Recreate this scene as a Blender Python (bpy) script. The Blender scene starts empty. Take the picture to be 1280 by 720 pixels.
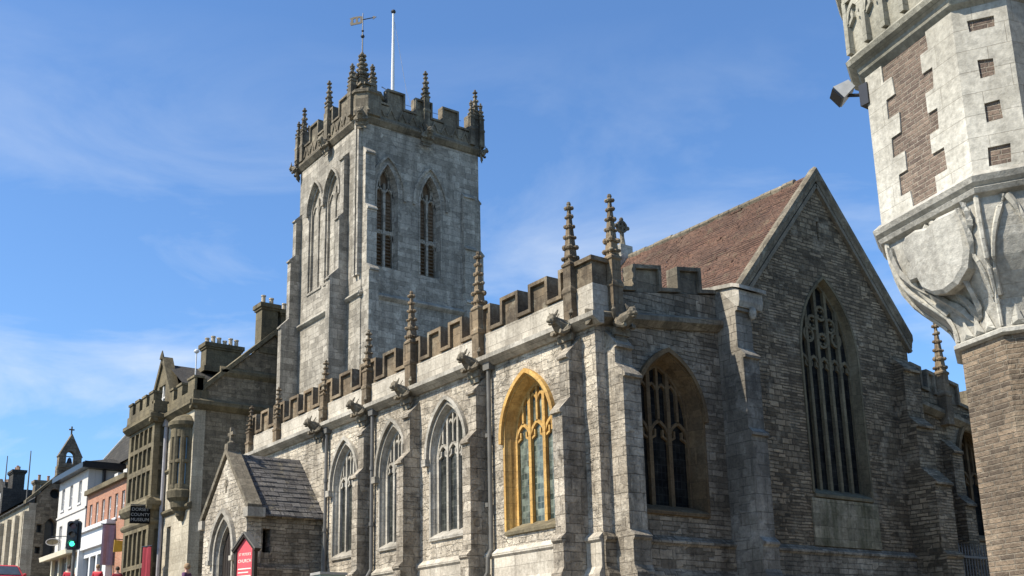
import bpy, bmesh, math, random
from math import sin, cos, pi, radians, sqrt, atan2
from mathutils import Vector, Matrix
from mathutils.geometry import tessellate_polygon

scene = bpy.context.scene
COL = scene.collection
random.seed(7)

# ------------------------------------------------------------------ camera
YAW, PIT, ROL, F, CY, EYE = radians(53.67), radians(14.47), radians(-1.27), 1373.0, 480.0, 1.6
fw = Vector((-sin(YAW) * cos(PIT), cos(YAW) * cos(PIT), sin(PIT)))
r0 = Vector((cos(YAW), sin(YAW), 0))
u0 = r0.cross(fw)
rx = cos(ROL) * r0 + sin(ROL) * u0
ux = -sin(ROL) * r0 + cos(ROL) * u0
cam = bpy.data.cameras.new('camera')
camo = bpy.data.objects.new('camera', cam)
COL.objects.link(camo)
camo.matrix_world = Matrix(((rx.x, ux.x, -fw.x, 0), (rx.y, ux.y, -fw.y, 0), (rx.z, ux.z, -fw.z, EYE), (0, 0, 0, 1)))
cam.sensor_width = 36
cam.lens = F / 1280 * 36
cam.shift_y = (CY - 360) / 1280
cam.clip_start = 0.1
cam.clip_end = 4000
scene.camera = camo

# ------------------------------------------------------------------ light
SUN_EL, SUN_A = radians(47), radians(14)          # the sun stands SUN_A west of the church's south
sd = Vector((-sin(SUN_A) * cos(SUN_EL), -cos(SUN_A) * cos(SUN_EL), sin(SUN_EL)))
sl = bpy.data.lights.new('sun', 'SUN')
sl.energy = 5.0
sl.angle = radians(0.5)
sl.color = (1, 0.925, 0.80)
so = bpy.data.objects.new('sun', sl)
COL.objects.link(so)
so.rotation_euler = sd.to_track_quat('Z', 'Y').to_euler()
world = bpy.data.worlds.new('World')
scene.world = world
world.use_nodes = True
nt = world.node_tree
nt.nodes.clear()
N = nt.nodes.new
out = N('ShaderNodeOutputWorld')
bg = N('ShaderNodeBackground')
sky = N('ShaderNodeTexSky')
sky.sky_type = 'NISHITA'
sky.sun_disc = False
sky.sun_elevation = SUN_EL
sky.sun_rotation = pi + SUN_A
sky.altitude = 50
sky.air_density = 1.0
sky.dust_density = 0.6
sky.ozone_density = 2.2
bg.inputs['Strength'].default_value = 0.085
tc = N('ShaderNodeTexCoord')
mp = N('ShaderNodeMapping')
mp.inputs['Rotation'].default_value = (0, 0, radians(35))
mp.inputs['Location'].default_value = (7, 3, 5.06)
mp.inputs['Scale'].default_value = (1.1, 2.0, 5.5)
n1 = N('ShaderNodeTexNoise')
n1.inputs['Scale'].default_value = 2.1
n1.inputs['Detail'].default_value = 8
n1.inputs['Roughness'].default_value = 0.58
n1.inputs['Distortion'].default_value = 0.5
cr = N('ShaderNodeValToRGB')
cr.color_ramp.elements[0].position = 0.45
cr.color_ramp.elements[1].position = 0.80
cr.color_ramp.elements[1].color = (0.85, 0.85, 0.85, 1)
sep = N('ShaderNodeSeparateXYZ')
low = N('ShaderNodeMapRange')                      # more cloud low in the sky
low.inputs['From Min'].default_value = 0.54
low.inputs['From Max'].default_value = 0.22
low.inputs['To Min'].default_value = 0.0
low.inputs['To Max'].default_value = 1.0
mul = N('ShaderNodeMath')
mul.operation = 'MULTIPLY'
mix = N('ShaderNodeMixRGB')
mix.inputs[2].default_value = (6.6, 7.1, 7.6, 1)
L = nt.links.new
L(tc.outputs['Generated'], mp.inputs['Vector'])
L(mp.outputs['Vector'], n1.inputs['Vector'])
L(n1.outputs['Fac'], cr.inputs['Fac'])
L(tc.outputs['Generated'], sep.inputs[0])
L(sep.outputs['Z'], low.inputs['Value'])
L(cr.outputs['Color'], mul.inputs[0])
L(low.outputs['Result'], mul.inputs[1])
L(mul.outputs[0], mix.inputs[0])
tint = N('ShaderNodeMixRGB')
tint.blend_type = 'MULTIPLY'
tint.inputs[0].default_value = 1
tint.inputs[2].default_value = (0.95, 1.27, 1.58, 1)
L(sky.outputs['Color'], tint.inputs[1])
L(tint.outputs[0], mix.inputs[1])
L(mix.outputs[0], bg.inputs['Color'])
L(bg.outputs[0], out.inputs['Surface'])
scene.view_settings.view_transform = 'Standard'
scene.view_settings.look = 'None'
scene.view_settings.gamma = 1
scene.view_settings.exposure = 0.70
scene.view_settings.use_curve_mapping = False

# ------------------------------------------------------------------ materials
def new_mat(name, rough=0.85, spec=0.3):
    m = bpy.data.materials.new(name)
    m.use_nodes = True
    b = m.node_tree.nodes['Principled BSDF']
    b.inputs['Roughness'].default_value = rough
    b.inputs['Specular IOR Level'].default_value = spec
    return m, m.node_tree, b

def c4(c):
    return (c[0], c[1], c[2], 1)

def noise(t, scale, detail=5, rough=0.6, stretch=None, off=(0, 0, 0)):
    g = t.nodes.new('ShaderNodeNewGeometry')
    mpn = t.nodes.new('ShaderNodeMapping')
    mpn.inputs['Location'].default_value = off
    if stretch:
        mpn.inputs['Scale'].default_value = stretch
    n = t.nodes.new('ShaderNodeTexNoise')
    n.inputs['Scale'].default_value = scale
    n.inputs['Detail'].default_value = detail
    n.inputs['Roughness'].default_value = rough
    t.links.new(g.outputs['Position'], mpn.inputs['Vector'])
    t.links.new(mpn.outputs['Vector'], n.inputs['Vector'])
    return n

def ramp(t, src, stops):
    r = t.nodes.new('ShaderNodeValToRGB')
    e = r.color_ramp.elements
    e[0].position, e[0].color = stops[0][0], c4(stops[0][1])
    e[1].position, e[1].color = stops[-1][0], c4(stops[-1][1])
    for p, c in stops[1:-1]:
        x = e.new(p)
        x.color = c4(c)
    t.links.new(src, r.inputs['Fac'])
    return r

def mixc(t, mode, fac, a, b):
    m = t.nodes.new('ShaderNodeMixRGB')
    m.blend_type = mode
    for i, v in ((0, fac), (1, a), (2, b)):
        if isinstance(v, (int, float)):
            m.inputs[i].default_value = v
        elif isinstance(v, tuple):
            m.inputs[i].default_value = c4(v)
        else:
            t.links.new(v, m.inputs[i])
    return m.outputs[0]

def stone(name, a, b, mortar, bw=0.5, rh=0.2, ms=0.012, warp=0.05, dark=(0.12, 0.105, 0.085), dark_amt=0.5,
          pale=(0.6, 0.57, 0.5), pale_amt=0.25, streak=0.45, bump=0.5, rough=0.9, lichen=None, blockvar=0.7, off=(0, 0, 0), mixed=False, mottle=0.0):
    m, t, bs = new_mat(name, rough, 0.2)
    uv = t.nodes.new('ShaderNodeUVMap')
    nz = noise(t, 3.5, 4, 0.7)
    sub = t.nodes.new('ShaderNodeVectorMath')
    sub.operation = 'SUBTRACT'
    sub.inputs[1].default_value = (0.5, 0.5, 0.5)
    t.links.new(nz.outputs['Color'], sub.inputs[0])
    sc = t.nodes.new('ShaderNodeVectorMath')
    sc.operation = 'SCALE'
    sc.inputs['Scale'].default_value = warp
    t.links.new(sub.outputs[0], sc.inputs[0])
    add = t.nodes.new('ShaderNodeVectorMath')
    t.links.new(uv.outputs[0], add.inputs[0])
    t.links.new(sc.outputs[0], add.inputs[1])
    def bricks(w_, h_, m_, sq):
        br = t.nodes.new('ShaderNodeTexBrick')
        br.inputs['Scale'].default_value = 1
        br.inputs['Brick Width'].default_value = w_
        br.inputs['Row Height'].default_value = h_
        br.inputs['Mortar Size'].default_value = m_
        br.inputs['Mortar Smooth'].default_value = 0.5
        br.inputs['Color1'].default_value = (0, 0, 0, 1)
        br.inputs['Color2'].default_value = (1, 1, 1, 1)
        br.inputs['Mortar'].default_value = (0.5, 0.5, 0.5, 1)
        br.offset = 0.5
        br.squash = sq
        br.squash_frequency = 3
        t.links.new(add.outputs[0], br.inputs['Vector'])
        return br
    br = bricks(bw, rh, ms, 1.35)
    bcol, bfac = br.outputs['Color'], br.outputs['Fac']
    if mixed:                                       # patches of smaller and larger stones
        b2 = bricks(bw * 0.62, rh * 1.5, ms, 1.7)
        b3 = bricks(bw * 1.5, rh * 0.75, ms, 0.8)
        for k_, bb in enumerate((b2, b3)):
            nm = noise(t, 0.9, 2, 0.5, None, (11 + 9 * k_, 4, 2))
            rm = ramp(t, nm.outputs['Fac'], [(0.535, (0, 0, 0)), (0.545, (1, 1, 1))])
            bcol = mixc(t, 'MIX', rm.outputs[0], bcol, bb.outputs['Color'])
            bfac = mixc(t, 'MIX', rm.outputs[0], bfac, bb.outputs['Fac'])
    # each block its own tone
    md = tuple((x + y) / 2 for x, y in zip(a, b))
    lerp = lambda f: tuple(m_ + (x - m_) * f for x, m_ in zip(a, md)) if f >= 0 else tuple(m_ + (y - m_) * -f for y, m_ in zip(b, md))
    blk = ramp(t, bcol, [(0.0, lerp(-blockvar)), (0.35, lerp(-0.2)), (0.65, lerp(0.25)), (1.0, lerp(blockvar))])
    col = mixc(t, 'MIX', bfac, blk.outputs[0], mortar)
    # patches of grime, pale leached patches, streaks running down, fine grain
    g1 = noise(t, 0.55, 6, 0.65, None, off)
    f1 = ramp(t, g1.outputs['Fac'], [(0.42, (0, 0, 0)), (0.68, (dark_amt,) * 3)])
    col = mixc(t, 'MIX', f1.outputs[0], col, dark)
    g2 = noise(t, 1.3, 6, 0.7, None, (7, 3, 1))
    f2 = ramp(t, g2.outputs['Fac'], [(0.52, (0, 0, 0)), (0.72, (pale_amt,) * 3)])
    col = mixc(t, 'MIX', f2.outputs[0], col, pale)
    g3 = noise(t, 1.0, 5, 0.65, (2.6, 2.6, 0.22), (2, 9, 4))
    f3 = ramp(t, g3.outputs['Fac'], [(0.46, (0, 0, 0)), (0.72, (streak,) * 3)])
    col = mixc(t, 'MIX', f3.outputs[0], col, tuple(x * 0.9 for x in dark))
    if lichen:
        g5 = noise(t, 2.2, 7, 0.75, None, (31, 5, 8))
        f5 = ramp(t, g5.outputs['Fac'], [(0.56, (0, 0, 0)), (0.66, (lichen[1],) * 3)])
        col = mixc(t, 'MIX', f5.outputs[0], col, lichen[0])
    if mottle:                                      # random mottling and dirt on rough faces
        g6 = noise(t, 3.4, 7, 0.72, None, (3, 17, 6))
        f6 = ramp(t, g6.outputs['Fac'], [(0.30, (1 - 0.75 * mottle,) * 3), (0.48, (1.0, 1.0, 1.0)), (0.72, (1 + 0.35 * mottle,) * 3)])
        col = mixc(t, 'MULTIPLY', 1.0, col, f6.outputs[0])
    g4 = noise(t, 14, 6, 0.7)
    f4 = ramp(t, g4.outputs['Fac'], [(0.25, (0.62, 0.62, 0.62)), (0.75, (1.3, 1.3, 1.3))])
    col = mixc(t, 'MULTIPLY', 1.0, col, f4.outputs[0])
    t.links.new(col, bs.inputs['Base Color'])
    # relief: joints sink, faces are rough
    inv = t.nodes.new('ShaderNodeMath')
    inv.operation = 'MULTIPLY_ADD'
    inv.inputs[1].default_value = -0.6
    t.links.new(bfac, inv.inputs[0])
    t.links.new(g4.outputs['Fac'], inv.inputs[2])
    ad2 = t.nodes.new('ShaderNodeMath')
    ad2.operation = 'MULTIPLY_ADD'
    ad2.inputs[1].default_value = 0.5
    t.links.new(bcol, ad2.inputs[0])
    t.links.new(inv.outputs[0], ad2.inputs[2])
    bp = t.nodes.new('ShaderNodeBump')
    bp.inputs['Strength'].default_value = bump
    bp.inputs['Distance'].default_value = 0.04
    t.links.new(ad2.outputs[0], bp.inputs['Height'])
    t.links.new(bp.outputs[0], bs.inputs['Normal'])
    return m

def plain(name, col, rough=0.6, var=0.25, scale=6, spec=0.3, metal=0.0, bump=0.0, dirt=None):
    m, t, bs = new_mat(name, rough, spec)
    n = noise(t, scale, 5, 0.65)
    r = ramp(t, n.outputs['Fac'], [(0.3, tuple(x * (1 - var) for x in col)), (0.7, tuple(min(1, x * (1 + var)) for x in col))])
    c = r.outputs[0]
    if dirt:
        g = noise(t, 1.2, 5, 0.65, (2.5, 2.5, 0.3), (4, 4, 2))
        f = ramp(t, g.outputs['Fac'], [(0.45, (0, 0, 0)), (0.75, (dirt[1],) * 3)])
        c = mixc(t, 'MIX', f.outputs[0], c, dirt[0])
    t.links.new(c, bs.inputs['Base Color'])
    bs.inputs['Metallic'].default_value = metal
    if bump:
        bp = t.nodes.new('ShaderNodeBump')
        bp.inputs['Strength'].default_value = bump
        bp.inputs['Distance'].default_value = 0.02
        t.links.new(n.outputs['Fac'], bp.inputs['Height'])
        t.links.new(bp.outputs[0], bs.inputs['Normal'])
    return m

def leaded_glass(name, col, lead=(0.03, 0.03, 0.03), pw=0.11, ph=0.16, rough=0.12, tint=(0.05, 0.07, 0.06), spec=0.5):
    m, t, bs = new_mat(name, rough, spec)
    uv = t.nodes.new('ShaderNodeUVMap')
    br = t.nodes.new('ShaderNodeTexBrick')
    br.inputs['Scale'].default_value = 1
    br.inputs['Brick Width'].default_value = pw
    br.inputs['Row Height'].default_value = ph
    br.inputs['Mortar Size'].default_value = 0.007
    br.offset = 0.0
    br.inputs['Color1'].default_value = c4(col)
    br.inputs['Color2'].default_value = c4(tint)
    br.inputs['Mortar'].default_value = c4(lead)
    t.links.new(uv.outputs[0], br.inputs['Vector'])
    n = noise(t, 3.0, 4, 0.7)
    r = ramp(t, n.outputs['Fac'], [(0.35, (0.4, 0.4, 0.4)), (0.65, (1.5, 1.5, 1.4))])
    t.links.new(mixc(t, 'MULTIPLY', 1.0, br.outputs['Color'], r.outputs[0]), bs.inputs['Base Color'])
    bp = t.nodes.new('ShaderNodeBump')
    bp.inputs['Strength'].default_value = 0.35
    bp.inputs['Distance'].default_value = 0.02
    ad = t.nodes.new('ShaderNodeMath')
    t.links.new(br.outputs['Color'], ad.inputs[0])
    t.links.new(noise(t, 9, 2, 0.5).outputs['Fac'], ad.inputs[1])
    t.links.new(ad.outputs[0], bp.inputs['Height'])
    t.links.new(bp.outputs[0], bs.inputs['Normal'])
    return m

def glow(name, col, strength):
    m, t, bs = new_mat(name, 0.3)
    bs.inputs['Base Color'].default_value = c4(col)
    bs.inputs['Emission Color'].default_value = c4(col)
    bs.inputs['Emission Strength'].default_value = strength
    return m

M = {}
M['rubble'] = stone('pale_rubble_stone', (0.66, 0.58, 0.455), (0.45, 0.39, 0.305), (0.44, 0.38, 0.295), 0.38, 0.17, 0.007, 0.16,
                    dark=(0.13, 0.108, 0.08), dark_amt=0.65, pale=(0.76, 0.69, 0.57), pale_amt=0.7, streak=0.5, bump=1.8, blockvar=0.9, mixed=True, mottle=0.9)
M['buttress'] = stone('weathered_shaded_buttress_stone', (0.50, 0.435, 0.34), (0.25, 0.213, 0.163), (0.22, 0.187, 0.142), 0.42, 0.26, 0.007, 0.06,  # darkened overall to carry shade on the east faces, besides weathering
                    dark=(0.09, 0.075, 0.055), dark_amt=0.75, pale=(0.62, 0.56, 0.46), pale_amt=0.6, streak=0.6, bump=1.2, blockvar=0.9, mixed=True, mottle=0.8)
M['ashlar'] = stone('pale_ashlar', (0.56, 0.505, 0.41), (0.41, 0.365, 0.295), (0.28, 0.25, 0.2), 0.7, 0.32, 0.008, 0.015,
                    dark=(0.13, 0.112, 0.086), dark_amt=0.5, pale=(0.66, 0.61, 0.51), pale_amt=0.5, streak=0.55, bump=0.4, blockvar=0.9)
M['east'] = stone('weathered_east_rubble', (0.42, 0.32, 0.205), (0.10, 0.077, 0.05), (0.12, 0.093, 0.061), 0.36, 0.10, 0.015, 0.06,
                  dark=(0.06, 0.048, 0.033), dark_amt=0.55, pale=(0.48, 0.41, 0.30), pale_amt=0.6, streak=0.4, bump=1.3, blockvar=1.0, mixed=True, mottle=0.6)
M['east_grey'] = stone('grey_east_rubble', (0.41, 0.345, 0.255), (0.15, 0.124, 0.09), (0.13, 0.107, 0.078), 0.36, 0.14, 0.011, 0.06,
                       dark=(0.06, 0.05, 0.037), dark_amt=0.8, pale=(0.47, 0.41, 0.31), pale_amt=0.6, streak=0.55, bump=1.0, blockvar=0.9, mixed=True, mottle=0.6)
M['tower'] = stone('grey_tower_ashlar', (0.48, 0.435, 0.36), (0.23, 0.207, 0.168), (0.15, 0.135, 0.11), 0.62, 0.29, 0.010, 0.02,
                   dark=(0.115, 0.104, 0.085), dark_amt=0.62, pale=(0.56, 0.515, 0.43), pale_amt=0.7, streak=0.6, bump=0.5, blockvar=0.9, mixed=True, mottle=0.3)
M['greyflint'] = stone('grey_buttress_stone', (0.32, 0.285, 0.23), (0.17, 0.15, 0.12), (0.12, 0.106, 0.084), 0.5, 0.27, 0.009, 0.03,
                   dark=(0.06, 0.053, 0.043), dark_amt=0.8, pale=(0.45, 0.415, 0.35), pale_amt=0.7, streak=0.6, bump=0.7, blockvar=1.0, mixed=True)
M['ham'] = stone('brown_ham_stone', (0.265, 0.195, 0.12), (0.155, 0.117, 0.075), (0.085, 0.062, 0.04), 0.5, 0.4, 0.006, 0.02,
                 dark=(0.05, 0.041, 0.031), dark_amt=0.85, pale=(0.36, 0.30, 0.21), pale_amt=0.6, streak=0.7, bump=0.5,
                 lichen=((0.30, 0.28, 0.215), 0.55))
M['ham_dark'] = stone('dark_weathered_stone', (0.25, 0.21, 0.15), (0.145, 0.122, 0.088), (0.09, 0.078, 0.058), 0.5, 0.36, 0.008, 0.02,
                 dark=(0.05, 0.044, 0.034), dark_amt=0.8, pale=(0.42, 0.37, 0.28), pale_amt=0.6, streak=0.65, bump=0.5,
                 lichen=((0.34, 0.31, 0.215), 0.5), blockvar=1.0)
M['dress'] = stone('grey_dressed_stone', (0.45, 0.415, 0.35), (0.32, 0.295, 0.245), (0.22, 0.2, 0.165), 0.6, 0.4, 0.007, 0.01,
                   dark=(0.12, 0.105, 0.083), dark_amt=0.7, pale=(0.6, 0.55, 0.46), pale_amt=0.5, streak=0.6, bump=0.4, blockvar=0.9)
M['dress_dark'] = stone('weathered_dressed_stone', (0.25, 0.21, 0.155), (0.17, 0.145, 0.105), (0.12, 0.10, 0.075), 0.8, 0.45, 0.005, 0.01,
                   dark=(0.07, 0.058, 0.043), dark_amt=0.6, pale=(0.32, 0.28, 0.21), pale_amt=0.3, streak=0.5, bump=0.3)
M['ochre'] = stone('ochre_limewashed_stone', (0.60, 0.375, 0.12), (0.43, 0.25, 0.075), (0.28, 0.165, 0.06), 0.5, 0.38, 0.006, 0.01,
                   dark=(0.21, 0.125, 0.05), dark_amt=0.55, pale=(0.66, 0.48, 0.22), pale_amt=0.5, streak=0.45, bump=0.4, blockvar=1.0)
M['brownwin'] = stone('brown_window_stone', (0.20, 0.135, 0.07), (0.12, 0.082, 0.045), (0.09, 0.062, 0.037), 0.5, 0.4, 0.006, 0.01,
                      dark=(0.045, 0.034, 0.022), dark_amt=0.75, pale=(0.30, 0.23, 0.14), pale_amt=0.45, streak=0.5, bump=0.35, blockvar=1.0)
M['greenstone'] = stone('algae_stained_stone', (0.36, 0.305, 0.21), (0.20, 0.168, 0.115), (0.13, 0.11, 0.075), 0.55, 0.3, 0.008, 0.03,
                        dark=(0.05, 0.052, 0.018), dark_amt=0.85, pale=(0.40, 0.35, 0.255), pale_amt=0.6, streak=0.95, bump=0.6, blockvar=1.0, mottle=0.6)
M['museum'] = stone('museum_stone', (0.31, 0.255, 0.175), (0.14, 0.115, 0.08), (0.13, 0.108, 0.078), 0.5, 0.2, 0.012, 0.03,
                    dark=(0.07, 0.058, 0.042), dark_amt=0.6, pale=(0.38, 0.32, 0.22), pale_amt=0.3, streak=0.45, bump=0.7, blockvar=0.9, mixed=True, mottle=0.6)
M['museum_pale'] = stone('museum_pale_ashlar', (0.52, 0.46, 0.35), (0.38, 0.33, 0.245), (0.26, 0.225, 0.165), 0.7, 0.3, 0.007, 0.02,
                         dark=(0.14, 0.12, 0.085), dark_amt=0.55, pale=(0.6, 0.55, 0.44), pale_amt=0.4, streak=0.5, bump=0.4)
M['museum_trim'] = stone('museum_brown_trim', (0.20, 0.165, 0.10), (0.13, 0.108, 0.067), (0.085, 0.07, 0.045), 0.8, 0.4, 0.006, 0.02,
                         dark=(0.05, 0.043, 0.03), dark_amt=0.7, pale=(0.34, 0.29, 0.19), pale_amt=0.4, streak=0.6, bump=0.4)
M['redtile'] = stone('red_clay_tiles', (0.185, 0.10, 0.066), (0.11, 0.062, 0.044), (0.055, 0.035, 0.028), 0.17, 0.10, 0.012, 0.006,
                     dark=(0.075, 0.052, 0.04), dark_amt=0.75, pale=(0.225, 0.145, 0.10), pale_amt=0.55, streak=0.4, bump=1.0,
                     lichen=((0.2, 0.17, 0.11), 0.5), blockvar=1.0)
M['stoneslate'] = stone('stone_roof_slates', (0.15, 0.14, 0.13), (0.075, 0.07, 0.066), (0.03, 0.03, 0.03), 0.36, 0.24, 0.012, 0.02,
                        dark=(0.045, 0.042, 0.04), dark_amt=0.6, pale=(0.24, 0.22, 0.19), pale_amt=0.6, streak=0.2, bump=0.8,
                        lichen=((0.3, 0.25, 0.15), 0.35), blockvar=1.0)
M['slate'] = stone('dark_slate', (0.075, 0.068, 0.058), (0.045, 0.042, 0.038), (0.024, 0.023, 0.022), 0.25, 0.2, 0.008, 0.01,
                   dark=(0.032, 0.03, 0.027), dark_amt=0.5, pale=(0.10, 0.09, 0.072), pale_amt=0.5, streak=0.3, bump=0.6)
M['brick'] = stone('orange_brick', (0.44, 0.20, 0.12), (0.33, 0.14, 0.085), (0.36, 0.29, 0.22), 0.225, 0.075, 0.010, 0.004,
                   dark=(0.2, 0.1, 0.07), dark_amt=0.4, pale=(0.5, 0.28, 0.18), pale_amt=0.3, streak=0.2, bump=0.3)
M['buff'] = stone('weathered_buff_brick', (0.33, 0.245, 0.165), (0.125, 0.095, 0.068), (0.30, 0.25, 0.185), 0.2, 0.056, 0.009, 0.008,
                  dark=(0.075, 0.06, 0.046), dark_amt=0.65, pale=(0.44, 0.36, 0.26), pale_amt=0.6, streak=0.35, bump=1.1, blockvar=1.1)
M['buffdark'] = stone('brown_brick', (0.25, 0.185, 0.14), (0.135, 0.10, 0.08), (0.33, 0.28, 0.22), 0.15, 0.058, 0.008, 0.005,
                      dark=(0.09, 0.07, 0.056), dark_amt=0.45, pale=(0.36, 0.29, 0.22), pale_amt=0.4, streak=0.2, bump=0.9, blockvar=1.1)
M['portland'] = stone('white_portland_stone', (0.54, 0.512, 0.44), (0.45, 0.425, 0.36), (0.31, 0.285, 0.235), 0.62, 0.26, 0.005, 0.004,
                      dark=(0.21, 0.19, 0.15), dark_amt=0.5, pale=(0.60, 0.575, 0.505), pale_amt=0.5, streak=0.55, bump=0.35, blockvar=1.0, mottle=0.2)
M['portland_grey'] = stone('weathered_carved_stone', (0.46, 0.44, 0.385), (0.36, 0.34, 0.29), (0.3, 0.28, 0.235), 1.5, 1.2, 0.003, 0.004,
                           dark=(0.13, 0.118, 0.097), dark_amt=0.8, pale=(0.58, 0.56, 0.5), pale_amt=0.5, streak=0.6, bump=0.5)
M['moss'] = stone('lichened_cornice_stone', (0.46, 0.435, 0.355), (0.34, 0.32, 0.255), (0.22, 0.205, 0.155), 0.9, 0.5, 0.005, 0.01,
                 dark=(0.10, 0.095, 0.072), dark_amt=0.7, pale=(0.58, 0.56, 0.48), pale_amt=0.5, streak=0.5, bump=0.4,
                 lichen=((0.36, 0.34, 0.22), 0.35))
M['render'] = plain('white_render', (0.50, 0.485, 0.45), 0.8, 0.05, 2, dirt=((0.5, 0.48, 0.44), 0.3))
M['cream'] = plain('cream_paint', (0.66, 0.6, 0.45), 0.55, 0.08, 2, dirt=((0.4, 0.36, 0.28), 0.3))
M['glass'] = leaded_glass('dark_leaded_glass', (0.010, 0.010, 0.011), pw=0.12, ph=0.17, rough=0.55, tint=(0.02, 0.019, 0.017), spec=0.03)
M['glass_mid'] = leaded_glass('leaded_quarry_glass', (0.022, 0.024, 0.023), lead=(0.075, 0.075, 0.07), pw=0.11, ph=0.14, rough=0.35, tint=(0.036, 0.038, 0.034), spec=0.15)
M['glass_green'] = leaded_glass('green_leaded_glass', (0.03, 0.042, 0.035), lead=(0.15, 0.16, 0.14), pw=0.12, ph=0.15, rough=0.25, tint=(0.15, 0.175, 0.15))
M['winglass'] = plain('window_glass', (0.045, 0.055, 0.065), 0.08, 0.3, 2, spec=0.6)
M['blueglass'] = plain('blue_window_glass', (0.10, 0.17, 0.22), 0.1, 0.3, 2, spec=0.7)
M['oliveglass'] = plain('grimy_leaded_glass', (0.115, 0.098, 0.06), 0.5, 0.35, 5, spec=0.15)
M['pipe_light'] = plain('pale_grey_pipe', (0.30, 0.29, 0.30), 0.7, 0.15, 4)
M['louvre'] = plain('brown_louvres', (0.17, 0.115, 0.07), 0.8, 0.35, 8, bump=0.2)
M['lead'] = plain('lead_sheet', (0.20, 0.205, 0.21), 0.55, 0.2, 3)
M['iron'] = plain('grey_painted_iron', (0.11, 0.107, 0.1), 0.7, 0.15, 4)
M['black'] = plain('black_paint', (0.012, 0.012, 0.014), 0.35, 0.2, 5, spec=0.5)
M['signblack'] = plain('matt_black_board', (0.008, 0.008, 0.008), 0.9, 0.2, 5, spec=0.05)
M['dark'] = plain('dark_interior', (0.014, 0.013, 0.012), 0.9, 0.2, 5)
M['wood'] = plain('dark_oak', (0.022, 0.016, 0.012), 0.7, 0.3, 8, bump=0.2)
M['white'] = plain('white_paint', (0.62, 0.615, 0.6), 0.45, 0.04, 4)
M['grey_lead'] = plain('grey_pipe_paint', (0.13, 0.125, 0.112), 0.8, 0.2, 4, spec=0.15)
M['gilt'] = plain('tarnished_gilding', (0.075, 0.06, 0.038), 0.6, 0.35, 8)
M['red'] = plain('red_paint', (0.52, 0.035, 0.045), 0.45, 0.12, 4)
M['pinkred'] = plain('faded_red_board', (0.60, 0.085, 0.10), 0.5, 0.15, 3)
M['letter'] = plain('pale_lettering', (0.82, 0.72, 0.62), 0.5, 0.05, 4)
M['mauve'] = plain('mauve_cloth', (0.27, 0.2, 0.25), 0.8, 0.15, 4)
M['crimson'] = plain('crimson_cloth', (0.24, 0.025, 0.035), 0.8, 0.12, 4)
M['flood_grey'] = plain('weathered_white_housing', (0.42, 0.42, 0.41), 0.6, 0.2, 6)
M['yellow'] = plain('yellow_sign', (0.45, 0.26, 0.03), 0.5, 0.1, 4)
M['cabinet'] = plain('green_cabinet_paint', (0.20, 0.265, 0.235), 0.5, 0.12, 3, dirt=((0.1, 0.12, 0.1), 0.4))
M['asphalt'] = plain('asphalt', (0.05, 0.05, 0.052), 0.9, 0.3, 20, bump=0.3)
M['paving'] = stone('paving_slabs', (0.32, 0.28, 0.215), (0.25, 0.215, 0.165), (0.14, 0.13, 0.12), 0.6, 0.45, 0.01, 0.0, bump=0.2, streak=0.1)
M['kerb'] = plain('kerb_stone', (0.30, 0.29, 0.27), 0.85, 0.2, 5, bump=0.2)
M['ground'] = plain('ground_earth', (0.11, 0.115, 0.07), 0.95, 0.3, 1.5)
M['paint'] = plain('road_paint', (0.7, 0.7, 0.66), 0.7, 0.12, 8)
M['skin'] = plain('skin', (0.55, 0.33, 0.25), 0.6, 0.06, 6)
M['hair'] = plain('hair', (0.28, 0.19, 0.11), 0.8, 0.3, 25)
M['darkhair'] = plain('dark_hair', (0.05, 0.035, 0.025), 0.8, 0.3, 25)
M['purple'] = plain('purple_jacket', (0.10, 0.045, 0.10), 0.85, 0.2, 10)
M['trousers'] = plain('navy_trousers', (0.03, 0.035, 0.06), 0.85, 0.2, 10)
M['tyre'] = plain('tyre_rubber', (0.02, 0.02, 0.02), 0.85, 0.15, 10)
M['chrome'] = plain('wheel_metal', (0.5, 0.5, 0.52), 0.35, 0.1, 5, metal=0.8)
M['green_lamp'] = glow('green_signal_light', (0.05, 0.75, 0.40), 1.6)
M['red_lens'] = plain('unlit_red_lens', (0.08, 0.01, 0.01), 0.2, 0.1, 4, spec=0.5)
M['amber_lens'] = plain('unlit_amber_lens', (0.10, 0.05, 0.01), 0.2, 0.1, 4, spec=0.5)
M['lamp_glass'] = plain('lamp_glass', (0.04, 0.045, 0.05), 0.1, 0.1, 4, spec=0.6)
M['pot'] = plain('clay_chimney_pot', (0.32, 0.2, 0.13), 0.85, 0.3, 5)
M['pot_pale'] = plain('pale_chimney_pot', (0.42, 0.35, 0.25), 0.85, 0.25, 5)

# ------------------------------------------------------------------ mesh helpers
WO = {}                                             # world origin of every object

class Fr:
    """a wall's own frame: u along it, z up, d out of it"""
    def __init__(s, o, U):
        s.o = Vector(o)
        s.U = Vector(U).normalized()
        s.N = s.U.cross(Vector((0, 0, 1)))
    def p(s, u, z, d=0.0):
        return s.o + s.U * u + s.N * d + Vector((0, 0, z))

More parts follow.
